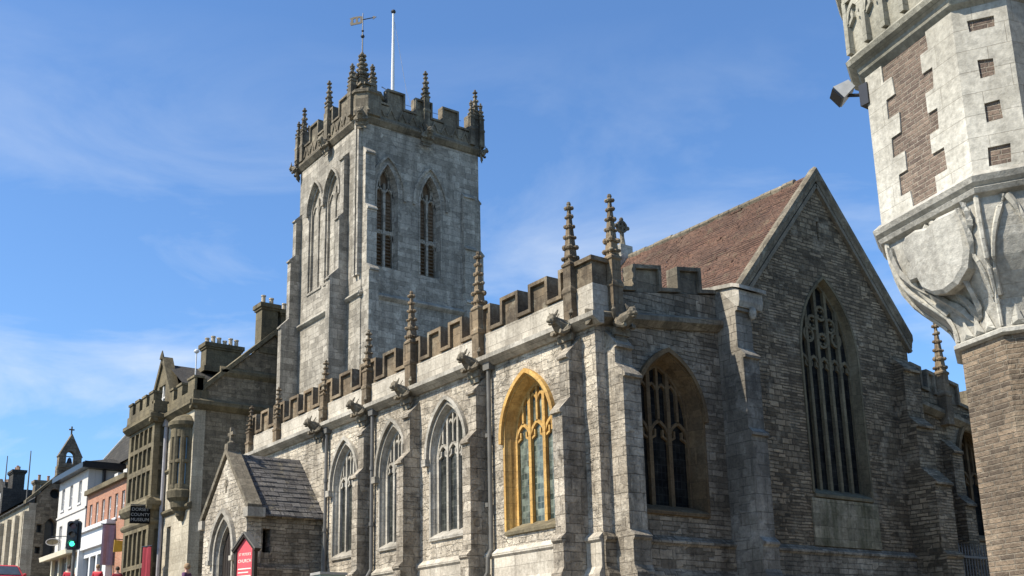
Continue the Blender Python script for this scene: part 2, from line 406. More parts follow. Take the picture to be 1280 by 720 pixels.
class MB:
    def __init__(s):
        s.v, s.f, s.mi, s.m = [], [], [], 0
    def add(s, pts, faces):
        k = len(s.v)
        s.v += [tuple(p) for p in pts]
        for f in faces:
            s.f.append(tuple(i + k for i in f))
            s.mi.append(s.m)
    def box(s, x0, x1, y0, y1, z0, z1):
        s.add([(x, y, z) for z in (z0, z1) for y in (y0, y1) for x in (x0, x1)],
              [(0, 2, 3, 1), (4, 5, 7, 6), (0, 1, 5, 4), (2, 6, 7, 3), (0, 4, 6, 2), (1, 3, 7, 5)])
    def fbox(s, fr, u0, u1, z0, z1, d0, d1, zf=None):
        zf = zf or (lambda u: 0)
        s.add([fr.p(u, z + zf(u), d) for z in (z0, z1) for d in (d0, d1) for u in (u0, u1)],
              [(0, 2, 3, 1), (4, 5, 7, 6), (0, 1, 5, 4), (2, 6, 7, 3), (0, 4, 6, 2), (1, 3, 7, 5)])
    def fprism(s, fr, prof, u0, u1, zf=None):
        """profile of (d, z) run along u"""
        zf = zf or (lambda u: 0)
        n = len(prof)
        s.add([fr.p(u, z + zf(u), d) for u in (u0, u1) for d, z in prof],
              [tuple(range(n)), tuple(range(2 * n - 1, n - 1, -1))] + [(i, (i + 1) % n, (i + 1) % n + n, i + n) for i in range(n)])
    def prism(s, pts, dv):
        """3-D polygon pushed along dv"""
        n = len(pts)
        dv = Vector(dv)
        s.add(list(pts) + [Vector(p) + dv for p in pts],
              [tuple(range(n)), tuple(range(2 * n - 1, n - 1, -1))] + [(i, (i + 1) % n, (i + 1) % n + n, i + n) for i in range(n)])
    def slab(s, fr, outer, holes, d0, d1):
        """flat wall of outline outer with holes, between depths d0 and d1"""
        loops = [outer] + holes
        tri = tessellate_polygon([[Vector((a, b, 0)) for a, b in lp] for lp in loops])
        flat = [p for lp in loops for p in lp]
        n = len(flat)
        faces = [tuple(t) for t in tri] + [tuple(i + n for i in t)[::-1] for t in tri]
        k = 0
        for lp in loops:
            m = len(lp)
            for i in range(m):
                a, b = k + i, k + (i + 1) % m
                faces.append((a, b, b + n, a + n))
            k += m
        s.add([fr.p(a, b, d0) for a, b in flat] + [fr.p(a, b, d1) for a, b in flat], faces)
    def strip(s, A, B, closed=False):
        n = len(A)
        s.add(list(A) + list(B), [(i, (i + 1) % n, (i + 1) % n + n, i + n) for i in range(n if closed else n - 1)])
    def sweep(s, fr, pts, hw, d0, d1, closed=False):
        """bar of half width hw along a line drawn on the wall, from depth d0 to d1"""
        P = []
        for a, b in pts:
            q = Vector((a, b))
            if not P or (q - P[-1]).length > 1e-4:
                P.append(q)
        n = len(P)
        if n < 2:
            return
        L, R = [], []
        for i in range(n):
            a = P[i - 1] if (i > 0 or closed) else None
            c = P[(i + 1) % n] if (i < n - 1 or closed) else None
            t1 = (P[i] - a).normalized() if a is not None and (P[i] - a).length > 1e-6 else None
            t2 = (c - P[i]).normalized() if c is not None and (c - P[i]).length > 1e-6 else None
            t1 = t1 or t2
            t2 = t2 or t1
            n1_, n2_ = Vector((-t1.y, t1.x)), Vector((-t2.y, t2.x))
            mm = n1_ + n2_
            if mm.length < 1e-4:
                mm = n1_
            mm.normalize()
            k = hw / max(0.45, mm.dot(n1_))
            L.append(P[i] + mm * k)
            R.append(P[i] - mm * k)
        pt = [fr.p(q.x, q.y, d) for q, d in [(q, d0) for q in L] + [(q, d1) for q in L] + [(q, d0) for q in R] + [(q, d1) for q in R]]
        fs = []
        for i in range(n if closed else n - 1):
            j = (i + 1) % n
            fs += [(n + i, n + j, 3 * n + j, 3 * n + i), (i, j, n + j, n + i), (2 * n + i, 3 * n + i, 3 * n + j, 2 * n + j), (i, 2 * n + i, 2 * n + j, j)]
        if not closed:
            for i in (0, n - 1):
                fs.append((i, n + i, 3 * n + i, 2 * n + i))
        s.add(pt, fs)
    def tube(s, pts, rads, n=8, cap=True):
        pts = [Vector(p) for p in pts]
        if not isinstance(rads, (list, tuple)):
            rads = [rads] * len(pts)
        rings = []
        for i, p in enumerate(pts):
            t = (pts[min(i + 1, len(pts) - 1)] - pts[max(i - 1, 0)]).normalized()
            ref = Vector((0, 0, 1)) if abs(t.z) < 0.9 else Vector((1, 0, 0))
            a = t.cross(ref).normalized()
            b = t.cross(a)
            rings += [p + (a * cos(2 * pi * k / n) + b * sin(2 * pi * k / n)) * rads[i] for k in range(n)]
        fs = []
        for i in range(len(pts) - 1):
            for k in range(n):
                fs.append((i * n + k, i * n + (k + 1) % n, (i + 1) * n + (k + 1) % n, (i + 1) * n + k))
        if cap:
            fs += [tuple(range(n)), tuple(range((len(pts) - 1) * n, len(pts) * n))]
        s.add(rings, fs)
    def lathe(s, c, prof, n=12, a0=0.0, sx=1.0, sy=1.0):
        c = Vector(c)
        pts = [c + Vector((r * cos(a0 + 2 * pi * k / n) * sx, r * sin(a0 + 2 * pi * k / n) * sy, z)) for r, z in prof for k in range(n)]
        fs = []
        for i in range(len(prof) - 1):
            for k in range(n):
                fs.append((i * n + k, i * n + (k + 1) % n, (i + 1) * n + (k + 1) % n, (i + 1) * n + k))
        fs += [tuple(range(n)), tuple(range((len(prof) - 1) * n, len(prof) * n))]
        s.add(pts, fs)
    def blob(s, c, r, sx=1, sy=1, sz=1, n=8, m=5):
        prof = [(r * max(0.02, sin(pi * i / m)), -r * cos(pi * i / m) * sz) for i in range(m + 1)]
        s.lathe(c, prof, n, 0.3, sx, sy)
    def build(s, name, mats, parent=None, origin=None, smooth=False, uv=True):
        base = WO[parent.name] if parent else Vector((0, 0, 0))
        if origin is None:
            origin = base if parent else Vector((sum(p[0] for p in s.v) / len(s.v), sum(p[1] for p in s.v) / len(s.v), min(p[2] for p in s.v)))
        origin = Vector(origin)
        me = bpy.data.meshes.new(name)
        me.from_pydata(s.v, [], s.f)
        for k in (mats if isinstance(mats, (list, tuple)) else [mats]):
            me.materials.append(M[k])
        bm = bmesh.new()
        bm.from_mesh(me)
        bm.faces.ensure_lookup_table()
        for f, i in zip(bm.faces, s.mi):
            f.material_index = i
        bmesh.ops.recalc_face_normals(bm, faces=bm.faces)
        if uv:
            lay = bm.loops.layers.uv.new('UVMap')
            for f in bm.faces:
                nn = f.normal
                if abs(nn.z) > 0.98:
                    for lp in f.loops:
                        lp[lay].uv = (lp.vert.co.x, lp.vert.co.y)
                else:
                    tx = Vector((-nn.y, nn.x, 0)).normalized()
                    ty = nn.cross(tx)
                    if ty.z < 0:
                        ty = -ty
                    for lp in f.loops:
                        lp[lay].uv = (lp.vert.co.dot(tx), lp.vert.co.dot(ty))
        bmesh.ops.translate(bm, verts=bm.verts, vec=-origin)
        if smooth:
            for f in bm.faces:
                f.smooth = True
        bm.to_mesh(me)
        bm.free()
        o = bpy.data.objects.new(name, me)
        COL.objects.link(o)
        o.parent = parent
        o.location = origin - base
        WO[o.name] = origin
        return o

def empty(name, loc):
    o = bpy.data.objects.new(name, None)
    COL.objects.link(o)
    o.location = loc
    o.empty_display_size = 0.3
    WO[o.name] = Vector(loc)
    return o

def tag(o, label=None, cat=None, group=None, kind=None):
    if label:
        o['label'] = label
    if cat:
        o['category'] = cat
    if group:
        o['group'] = group
    if kind:
        o['kind'] = kind
    return o

def put(proto, loc, parent, rz=0.0, scale=None, used=set()):
    """first call moves the part itself, later calls link a copy that shares its mesh"""
    if proto.name in used:
        o = proto.copy()
        COL.objects.link(o)
        for ch in list(proto.children):
            c = ch.copy()
            COL.objects.link(c)
            c.parent = o
    else:
        used.add(proto.name)
        o = proto
    o.parent = parent
    o.location = Vector(loc) - WO[parent.name]
    o.rotation_euler = (0, 0, rz)
    o.scale = scale or (1, 1, 1)
    WO[o.name] = Vector(loc)
    return o

def copy_tree(o, loc, rz=None):
    r = o.copy()
    COL.objects.link(r)
    r.location = loc
    WO[r.name] = Vector(loc)
    if rz is not None:
        r.rotation_euler = (0, 0, rz)
    for ch in list(o.children):
        c = ch.copy()
        COL.objects.link(c)
        c.parent = r
        for g in list(ch.children):
            d = g.copy()
            COL.objects.link(d)
            d.parent = c
    return r

def text_mesh(txt, size, fr, u, z, d, mat, parent, name='lettering', align='CENTER', depth=0.006):
    cu = bpy.data.curves.new(name, 'FONT')
    cu.body = txt
    cu.size = size
    cu.align_x = align
    cu.extrude = depth
    tmp = bpy.data.objects.new('tmp', cu)
    COL.objects.link(tmp)
    bpy.context.view_layer.update()
    me = bpy.data.meshes.new_from_object(tmp.evaluated_get(bpy.context.evaluated_depsgraph_get()))
    bpy.data.objects.remove(tmp)
    base = WO[parent.name]
    for v in me.vertices:
        v.co = fr.p(u + v.co.x, z + v.co.y, d + v.co.z) - base
    me.materials.clear()
    me.materials.append(M[mat])
    o = bpy.data.objects.new(name, me)
    COL.objects.link(o)
    o.parent = parent
    WO[o.name] = base
    return o

# ------------------------------------------------------------------ gothic helpers
def arch(uc, w, zs, za, n=12, z0=None):
    """pointed arch: springing zs, apex za; with z0 the whole opening outline"""
    a, h = w / 2, za - zs
    R = (a * a + h * h) / (2 * a)
    L_ = []
    am = math.asin(min(1, h / R))
    if R < a:
        am = pi - am if h > R else am
    for i in range(n + 1):
        t = am * i / n
        L_.append((uc - a + R - R * cos(t), zs + R * sin(t)))
    L_[-1] = (uc, za)
    full = L_ + [(2 * uc - x, z) for x, z in L_[-2::-1]]
    if z0 is not None:
        full = [(uc - w / 2, z0)] + full + [(uc + w / 2, z0)]
    return full

def arch_z(uc, w, zs, za, u):
    a, h = w / 2, za - zs
    R = (a * a + h * h) / (2 * a)
    x = abs(u - uc)
    if x >= a:
        return zs
    return zs + sqrt(max(0, R * R - (x + R - a) ** 2))

def church_window(fr, uc, w, z0, zs, za, lights, parent, stone_m, glass_m, depth=0.32, splay=0.12, hood=0.15, head=None,
                  circles=False, name='window', label=None, hood_drop=0.12, mull=0.055, sill_m=None, fine=True):
    """opening of width w with splayed jambs, mullions, cusped heads and upright tracery"""
    mb = MB()
    A = arch(uc, w, zs, za, 12, z0)
    wi = w - 2 * splay
    zi = z0 + 0.10
    B = arch(uc, wi, zs, za - splay * 1.25, 12, zi)
    mb.strip([fr.p(u, z, 0.012) for u, z in A], [fr.p(u, z, -depth * 0.45) for u, z in arch(uc, w - splay, zs, za - splay * 0.7, 12, z0 + 0.02)])
    mb.strip([fr.p(u, z, -depth * 0.45) for u, z in arch(uc, w - splay * 0.8, zs, za - splay * 0.6, 12, z0 + 0.02)], [fr.p(u, z, -depth) for u, z in B])
    mb.sweep(fr, arch(uc, w + 0.06, zs, za + 0.04, 12, z0), 0.035, -0.02, 0.03)
    mb.sweep(fr, B, 0.05, -depth - 0.12, -depth + 0.05)
    # sill: slopes outward
    mb.m = 1
    mb.fprism(fr, [(-depth - 0.1, z0 - 0.02), (-depth - 0.1, z0 + 0.20), (0.0, z0 + 0.02), (0.06, z0 - 0.03), (0.06, z0 - 0.10), (0, z0 - 0.12)], uc - w / 2 - 0.02, uc + w / 2 + 0.02)
    mb.m = 0
    if hood:
        H = arch(uc, w + 2 * hood, zs, za + 1.4 * hood, 14)
        H = [(H[0][0], zs - hood_drop)] + H + [(H[-1][0], zs - hood_drop)]
        mb.sweep(fr, H, 0.05, -0.01, 0.11)
        for u, z in (H[0], H[-1]) if hood > 0.1 else ():
            mb.fbox(fr, u - 0.1, u + 0.1, z - 0.16, z + 0.02, -0.01, 0.17)
    dm0, dm1 = -depth - 0.10, -depth + 0.06
    lw = wi / lights
    hz = head if head is not None else zs - 0.05
    ztop = lambda u: arch_z(uc, wi, zs, za - splay * 1.25, u)
    for i in range(1, lights):
        u = uc - wi / 2 + lw * i
        mb.sweep(fr, [(u, zi), (u, ztop(u))], mull, dm0, dm1)
    for i in range(lights):
        u = uc - wi / 2 + lw * (i + 0.5)
        ha = min(hz + lw * 0.75, ztop(u) - 0.02)
        mb.sweep(fr, arch(u, lw, hz, ha, 6), 0.036, dm0 + 0.02, dm1 - 0.02)
        # cusps
        for sgn in (-1, 1):
            mb.sweep(fr, [(u + sgn * lw * 0.46, hz + lw * 0.02), (u + sgn * lw * 0.20, hz + lw * 0.16), (u + sgn * lw * 0.20, hz + lw * 0.42)], 0.024, dm0 + 0.03, dm1 - 0.03)
        if fine and ztop(u) > ha + 0.12:
            mb.sweep(fr, [(u, ha), (u, ztop(u))], mull * 0.65, dm0 + 0.02, dm1 - 0.02)
    # small lights of the tracery
    h2 = hz + lw * 0.75 + (za - hz - lw * 0.75) * 0.42
    for i in range(2 * lights if fine else 0):
        u = uc - wi / 2 + lw * (i + 0.5) / 2
        if ztop(u) > h2 + lw * 0.35:
            mb.sweep(fr, arch(u, lw / 2, h2, h2 + lw * 0.42, 5), 0.026, dm0 + 0.03, dm1 - 0.03)
    if circles:
        rr = lw * 0.44
        for u, z in circles:
            pts = [(u + rr * cos(2 * pi * k / 12), z + rr * sin(2 * pi * k / 12)) for k in range(12)]
            mb.sweep(fr, pts, 0.035, dm0 + 0.01, dm1 - 0.01, closed=True)
            for k in range(4):
                a = pi / 4 + k * pi / 2
                mb.sweep(fr, [(u + rr * cos(a), z + rr * sin(a)), (u + rr * 0.4 * cos(a), z + rr * 0.4 * sin(a))], 0.025, dm0 + 0.03, dm1 - 0.03)
    o = mb.build(name, [stone_m, sill_m or stone_m], parent)
    if label:
        o['label'] = label
    gb = MB()
    gb.slab(fr, B, [], -depth - 0.06, -depth - 0.03)
    gb.build('pane', glass_m, o)
    return A

def buttress(fr, u0, u1, stages, zbase, parent, mat, name='buttress', plinth=None):
    """stages: (top z, projection) from the bottom up; each top weathers back to the next"""
    mb = MB()
    prof = [(0, zbase)]
    if plinth:
        prof += [(stages[0][1] + 0.16, zbase), (stages[0][1] + 0.16, plinth - 0.75), (stages[0][1] + 0.08, plinth - 0.6), (stages[0][1] + 0.08, plinth - 0.10),
                 (stages[0][1] + 0.13, plinth - 0.05), (stages[0][1] + 0.13, plinth), (stages[0][1], plinth + 0.12)]
    else:
        prof += [(stages[0][1], zbase)]
    for i, (zt, d) in enumerate(stages):
        nd = stages[i + 1][1] if i + 1 < len(stages) else 0.0
        prof += [(d, zt), (d + 0.07, zt + 0.01), (d + 0.07, zt + 0.07), (nd, zt + 0.12 + (d - nd) * 1.1)]
    prof += [] if prof[-1][0] == 0 else [(0, prof[-1][1])]
    mb.fprism(fr, prof, u0, u1)
    return mb.build(name, mat, parent)

def battlement(fr, u0, u1, zbot, zemb, zmer, merlons, th, parent, mats, zf=None, name='parapet', band_from=None):
    """wall band plus framed merlons; merlons = list of (ua, ub)"""
    zf = zf or (lambda u: 0)
    mb = MB()
    mb.m = 0
    mb.fbox(fr, u0, u1, zbot, zemb - 0.08, -th, 0.0, zf)
    mb.m = 1
    out_ = [(u0, zemb)]
    for a, b in merlons:
        mb.fbox(fr, a + 0.02, b - 0.02, zemb - 0.06, zmer - 0.06, -th + 0.04, -0.04, zf)
        if a <= u0 + 0.01:
            out_ = [(a, zmer)]
        else:
            out_ += [(a, zemb), (a, zmer)]
        if b >= u1 - 0.01:
            out_ += [(b, zmer)]
        else:
            out_ += [(b, zmer), (b, zemb)]
    if merlons and merlons[-1][1] < u1 - 0.01 or not merlons:
        out_.append((u1, zemb))
    out_ = [(u, z + zf(u)) for u, z in out_]
    mb.sweep(fr, out_, 0.045, -th - 0.025, 0.05)
    return mb.build(name, mats, parent)

def string(fr, u0, u1, z, d, h, parent, mat, zf=None, name='string_course'):
    mb = MB()
    mb.fprism(fr, [(-0.05, z - h), (d * 0.25, z - h), (d, z - h * 0.45), (d, z), (0, z + h * 0.5), (-0.05, z + h * 0.5)], u0, u1, zf)
    return mb.build(name, mat, parent)

def pinnacle_mesh(name, mat, w, h_shaft, h_total, tiers=5, sub=0.0):
    """square shaft, crocketed spirelet and finial, base at the origin"""
    mb = MB()
    a = w / 2
    mb.box(-a, a, -a, a, -sub, h_shaft * 0.55)
    mb.lathe((0, 0, 0), [(a * 1.41, h_shaft * 0.55), (a * 1.62, h_shaft * 0.58), (a * 1.62, h_shaft * 0.62), (a * 1.30, h_shaft * 0.68)], 4, pi / 4)
    b = a * 0.9
    mb.box(-b, b, -b, b, h_shaft * 0.68, h_shaft)
    mb.lathe((0, 0, 0), [(b * 1.41, h_shaft), (b * 1.72, h_shaft + 0.03), (b * 1.72, h_shaft + 0.08), (b * 1.25, h_shaft + 0.13)], 4, pi / 4)
    hs = h_total - h_shaft - 0.13
    mb.lathe((0, 0, 0), [(b * 1.22, h_shaft + 0.13), (b * 0.30, h_total - 0.12)], 4, pi / 4)
    for t in range(tiers):
        f = (t + 0.45) / tiers
        z = h_shaft + 0.13 + hs * f * 0.86
        r = b * (1.25 * (1 - f) + 0.38 * f)
        for k in range(4):
            an = pi / 4 + k * pi / 2
            mb.blob((r * cos(an), r * sin(an), z + random.uniform(-0.02, 0.02)), w * (0.28 - 0.09 * f) * random.uniform(0.75, 1.15), 1, 1, random.uniform(0.7, 1.1), 6, 4)
            an = k * pi / 2
            mb.blob((r * 0.75 * cos(an), r * 0.75 * sin(an), z - 0.02), w * (0.18 - 0.05 * f), 1, 1, 0.75, 6, 4)
    for k in range(4):
        an = pi / 4 + k * pi / 2
        mb.blob((b * 0.5 * cos(an), b * 0.5 * sin(an), h_total - 0.13), w * 0.2, 1, 1, 0.9, 6, 4)
    mb.blob((0, 0, h_total - 0.03), w * 0.2, 1, 1, 1.2, 6, 4)
    o = mb.build(name, mat, origin=(0, 0, 0))
    return o

def gargoyle_mesh(mat):
    """crouching beast reaching out of the wall towards -Y, origin on the wall face"""
    mb = MB()
    mb.tube([(0, 0.05, 0), (0, -0.15, 0.02), (0, -0.36, 0.06), (0, -0.52, 0.12), (0, -0.62, 0.16)], [0.19, 0.19, 0.165, 0.12, 0.1], 8)
    mb.blob((0, -0.66, 0.17), 0.135, 0.9, 1.25, 0.95, 8, 6)
    mb.blob((0, -0.80, 0.12), 0.075, 1, 1.3, 0.7, 7, 5)
    mb.blob((0, -0.74, 0.045), 0.06, 1, 1.5, 0.5, 7, 5)
    for s in (-1, 1):
        mb.tube([(s * 0.08, -0.60, 0.25), (s * 0.14, -0.56, 0.36)], [0.05, 0.015], 5)
        mb.tube([(s * 0.12, -0.10, 0.05), (s * 0.20, -0.24, -0.08), (s * 0.15, -0.40, -0.14), (s * 0.13, -0.50, -0.12)], [0.09, 0.08, 0.05, 0.055], 6)
        mb.tube([(s * 0.15, -0.02, 0.12), (s * 0.24, -0.12, 0.30), (s * 0.20, -0.02, 0.42)], [0.07, 0.06, 0.02], 5)
    mb.box(-0.22, 0.22, -0.12, 0.02, -0.30, -0.14)
    mb.box(-0.16, 0.16, -0.06, 0.02, -0.44, -0.30)
    return mb.build('gargoyle', mat, origin=(0, 0, 0))

# ------------------------------------------------------------------ the street
def gz(x):
    if x > 0:
        return max(-1.2, -0.04 * x)
    if x > -90:
        return -0.092 * x
    return 8.28 + (1 - math.exp((x + 90) / 30)) * 1.5

def sheet(name, xs, ys, dz, mat, zf=gz, edge=0.0):
    mb = MB()
    for i in range(len(xs) - 1):
        for j in range(len(ys) - 1):
            mb.add([(xs[i], ys[j], zf(xs[i]) + dz), (xs[i + 1], ys[j], zf(xs[i + 1]) + dz), (xs[i + 1], ys[j + 1], zf(xs[i + 1]) + dz), (xs[i], ys[j + 1], zf(xs[i]) + dz)], [(0, 1, 2, 3)])
    if edge:                                        # turned down edge for kerbs
        for yy in (ys[0], ys[-1]):
            mb.strip([(x, yy, zf(x) + dz) for x in xs], [(x, yy, zf(x) + dz - edge) for x in xs])
        for xx in (xs[0], xs[-1]):
            mb.strip([(xx, y, zf(xx) + dz) for y in ys], [(xx, y, zf(xx) + dz - edge) for y in ys])
    return tag(mb.build(name, mat), kind='structure')

xs_far = [-1500, -700, -400, -250, -180, -140, -120, -105] + list(range(-95, 1, 5)) + [0, 10, 20, 30, 60, 150, 400, 900, 1500]
xs_far = sorted(set(xs_far))
sheet('ground', xs_far, [-1500, -600, -200, -60, -20, 0, 10, 20, 40, 80, 200, 600, 1500], -0.03, 'ground')
xr = [x for x in xs_far if -180 <= x <= 60]
sheet('road', xr, [-1.5, 3, 7.6], 0.0, 'asphalt')
sheet('side_road', [-17, -14, -11, -8.5], [7.6, 14, 30, 90], 0.05, 'paving')  # unseen surface, pale paving chosen to bounce fill light onto the east walls
sheet('road', [x for x in xr if x <= -45], [7.6, 11, 14.4], 0.0, 'asphalt')
sheet('pavement', [x for x in xr if -45 <= x <= -15], [7.6, 11, 16.4], 0.12, 'paving', edge=0.2)
sheet('pavement', [x for x in xr if x <= -45], [14.4, 15.2, 16.4], 0.12, 'paving', edge=0.2)
sheet('pavement', [-8.5, -5] + [x for x in xr if x >= 0], [7.6, 11, 16.4], 0.12, 'paving', edge=0.2)
sheet('pavement', xr, [-4.5, -3, -1.5], 0.12, 'paving', edge=0.2)
for y0, y1, nm in ((7.42, 7.6, 'kerb'), (-1.5, -1.32, 'kerb')):
    sheet(nm, [x for x in xr if -45 <= x <= -15 or y0 < 0], [y0, y1], 0.125, 'kerb', edge=0.2)
mbp = MB()
for k in range(-28, 8):
    x = k * 4.0
    mbp.add([(x, 2.95, gz(x) + 0.008), (x + 2, 2.95, gz(x + 2) + 0.008), (x + 2, 3.05, gz(x + 2) + 0.008), (x, 3.05, gz(x) + 0.008)], [(0, 1, 2, 3)])
tag(mbp.build('road_markings', 'paint'), kind='structure')

# ------------------------------------------------------------------ parish church
church = tag(empty('church', (-27, 20, 2.6)), 'pale stone gothic church with battlements and tall square west tower', 'church')
PL = 4.18                                           # plinth line
S = Fr((0, 15, 0), (1, 0, 0))                       # south aisle wall: u = x
E = Fr((-17.32, 0, 0), (0, 1, 0))                   # east walls: u = y
ZB = 0.8                                            # below ground everywhere along the church
XW = -37.3

# south aisle wall, windows
WN = [  # uc, w, z0, zs, za, material, glass
    (-19.78, 1.86, 4.66, 6.85, 8.20, 'ochre', 'glass_green'),
    (-23.22, 1.62, 4.86, 7.0, 8.22, 'dress', 'glass_mid'),
    (-25.98, 1.45, 4.86, 6.95, 8.16, 'dress', 'glass_mid'),
    (-28.78, 1.50, 4.86, 6.95, 8.14, 'dress', 'glass_mid')]
holes = []
for i, (uc, w, z0, zs, za, sm, gm) in enumerate(WN):
    holes.append(church_window(S, uc, w, z0, zs, za, 3, church, sm, gm, depth=0.19 if i else 0.28, splay=0.09 if i else 0.11, head=6.74 if i == 0 else 6.88, mull=0.05 if i == 0 else 0.042, sill_m='dress' if i else 'museum_trim', hood=0.13 if i else 0.085,
                               label='window with bright ochre painted stone tracery' if i == 0 else None))
mb = MB()
mb.slab(S, [(XW, ZB), (-17.32, ZB), (-17.32, 9.0), (XW, 9.0)], holes, -0.75, 0.0)
# E aisle wall (parapet climbs towards the chancel)
zfE = lambda u: 0.155 * (u - 15.8)
XWIN = (17.1, 2.06, 4.86, 6.95, 8.42)
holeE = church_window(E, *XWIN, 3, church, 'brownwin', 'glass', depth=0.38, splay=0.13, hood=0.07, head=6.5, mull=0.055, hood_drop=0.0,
                      label='window in brown stone on the shaded east wall')
mb.m = 1
mb.slab(E, [(15.75, ZB), (19.6, ZB), (19.6, 9.0 + zfE(19.6)), (15.75, 9.0)], [holeE], -0.75, 0.0)
mb.m = 0
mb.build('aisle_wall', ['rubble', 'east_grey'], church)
# plain dark room behind the windows
mb = MB()
mb.box(-37, -18.3, 15.9, 16.0, 3, 9)
mb.box(-18.4, -18.3, 15.9, 19.5, 3, 9)
mb.build('interior', 'dark', church)

# plinth
mb = MB()
pp = [(-0.05, ZB), (0.16, ZB), (0.16, PL - 0.75), (0.08, PL - 0.6), (0.08, PL - 0.10), (0.13, PL - 0.05), (0.13, PL), (0.0, PL + 0.12), (-0.05, PL + 0.12)]
mb.fprism(S, pp, XW, -17.30)
mb.build('plinth', 'ashlar', church)
mb = MB()
mb.fprism(E, pp, 14.98, 27.4)
mb.build('plinth', 'east_grey', church)

# cornice and parapets of the south aisle
string(S, XW, -17.05, 9.0, 0.27, 0.24, church, 'dress', name='cornice')
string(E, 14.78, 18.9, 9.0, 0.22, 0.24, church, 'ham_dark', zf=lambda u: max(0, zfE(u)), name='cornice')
PX = [-18.0, -21.65, -24.93, -27.43, -30.2, -33.6, -35.9]
edges = [-17.32] + PX
for i in range(1, len(edges) - 1):
    b, a = edges[i] - 0.1, edges[i + 1] + 0.1
    Lb = b - a
    n = max(1, round(Lb / 1.12) - 1)
    per = Lb / (n + 1)
    mw = per * 0.56
    mer = [(a, a + mw / 2)] + [(a + per * (k + 1) - mw / 2, a + per * (k + 1) + mw / 2) for k in range(n)] + [(b - mw / 2, b)]
    battlement(S, a - 0.1, b + 0.1, 9.1, 9.74, 10.34, mer, 0.28, church, ['ashlar', 'ham'])
# corner merlon wraps round
mb = MB()
mb.box(-17.92, -17.30, 14.97, 15.42, 9.05, 9.75)
mb.m = 1
mb.box(-17.90, -17.32, 14.99, 15.40, 9.75, 10.28)
mb.box(-17.96, -17.25, 14.92, 15.46, 10.28, 10.38)
mb.build('parapet', ['ashlar', 'ham'], church)
battlement(E, 15.46, 18.86, 9.05, 9.78, 10.32, [(16.22, 17.02), (17.62, 18.34)], 0.28, church, ['east_grey', 'ham_dark'], zf=zfE)
# lead roof of the aisle
mb = MB()
mb.add([(XW, 15.28, 9.5), (-17.6, 15.28, 9.5), (-17.6, 19.6, 10.1), (XW, 19.6, 10.1)], [(0, 1, 2, 3)])
mb.build('aisle_roof', 'lead', church)

# pinnacles, gargoyles, buttresses of the south side
pin = pinnacle_mesh('pinnacle', 'ham', 0.29, 1.45, 3.05, 5)
pino = None
for k_, (x, zs_) in enumerate(zip(PX, (0.99, 0.99, 0.955, 0.80, 0.72, 0.68, 0.62))):
    o = put(pin, (x, 14.96, 8.86), church, (k_ * 3 % 4) * pi / 2, (0.92 if k_ > 2 else 1, 0.92 if k_ > 2 else 1, zs_))
    o.rotation_euler[0] = (0.0, 0.012, -0.01, 0.015, -0.012, 0.01, 0.0)[k_]
put(pin, (-17.27, 15.56, 8.90), church, pi / 2)
garg = gargoyle_mesh('ham_dark')
for x in PX[:5]:
    put(garg, (x - 0.05 if x > -19 else x, 14.80, 8.84), church, 0.0, (1.1, 0.6, 1.0))
put(garg, (-17.1, 15.55, 8.84), church, pi / 2, (1.0, 0.62, 0.95))
for u0_, u1_, d_ in ((-18.12, -17.78, 0.62), (-21.82, -21.48, 0.5), (-24.92, -24.58, 0.52), (-27.52, -27.2, 0.45)):
    buttress(S, u0_, u1_, [(6.85, d_), (8.1, d_ * 0.62)], ZB, church, 'buttress', plinth=PL)
buttress(S, PX[6] - 0.24, PX[6] + 0.24, [(6.85, 0.55), (8.1, 0.3)], ZB, church, 'buttress', plinth=PL)
buttress(E, 15.28, 15.78, [(7.55, 0.52), (8.25, 0.30)], ZB, church, 'buttress', plinth=PL)
# downpipes
def downpipe(pts, r, parent, mat='grey_lead'):
    mb = MB()
    mb.tube(pts, r, 8)
    t, b = Vector(pts[0]), Vector(pts[-1])
    mb.box(t.x - r * 2.4, t.x + r * 2.4, t.y - r * 1.5, t.y + r * 2.5, t.z - 0.05, t.z + 0.28)
    for f in (0.25, 0.5, 0.75):
        p = t.lerp(b, f)
        mb.tube([(p.x, pts[0][1], p.z - 0.05), (p.x, pts[0][1], p.z + 0.05)], r * 1.4, 8)
    return mb.build('downpipe', mat, parent)
downpipe([(-21.22, 14.90, 8.7), (-21.22, 14.90, 4.3), (-21.22, 14.8, 4.1), (-21.24, 14.8, 3.75), (-21.4, 14.72, 3.45), (-21.42, 14.72, 2.0)], 0.055, church)
downpipe([(-27.02, 14.9, 8.7), (-27.02, 14.9, 4.3), (-27.02, 14.78, 4.1), (-27.02, 14.78, 2.4)], 0.055, church, 'iron')
downpipe([(-30.0 + 0.12, 14.9, 8.7), (-29.88, 14.9, 4.3), (-29.88, 14.78, 4.1), (-29.88, 14.78, 2.7)], 0.055, church, 'iron')

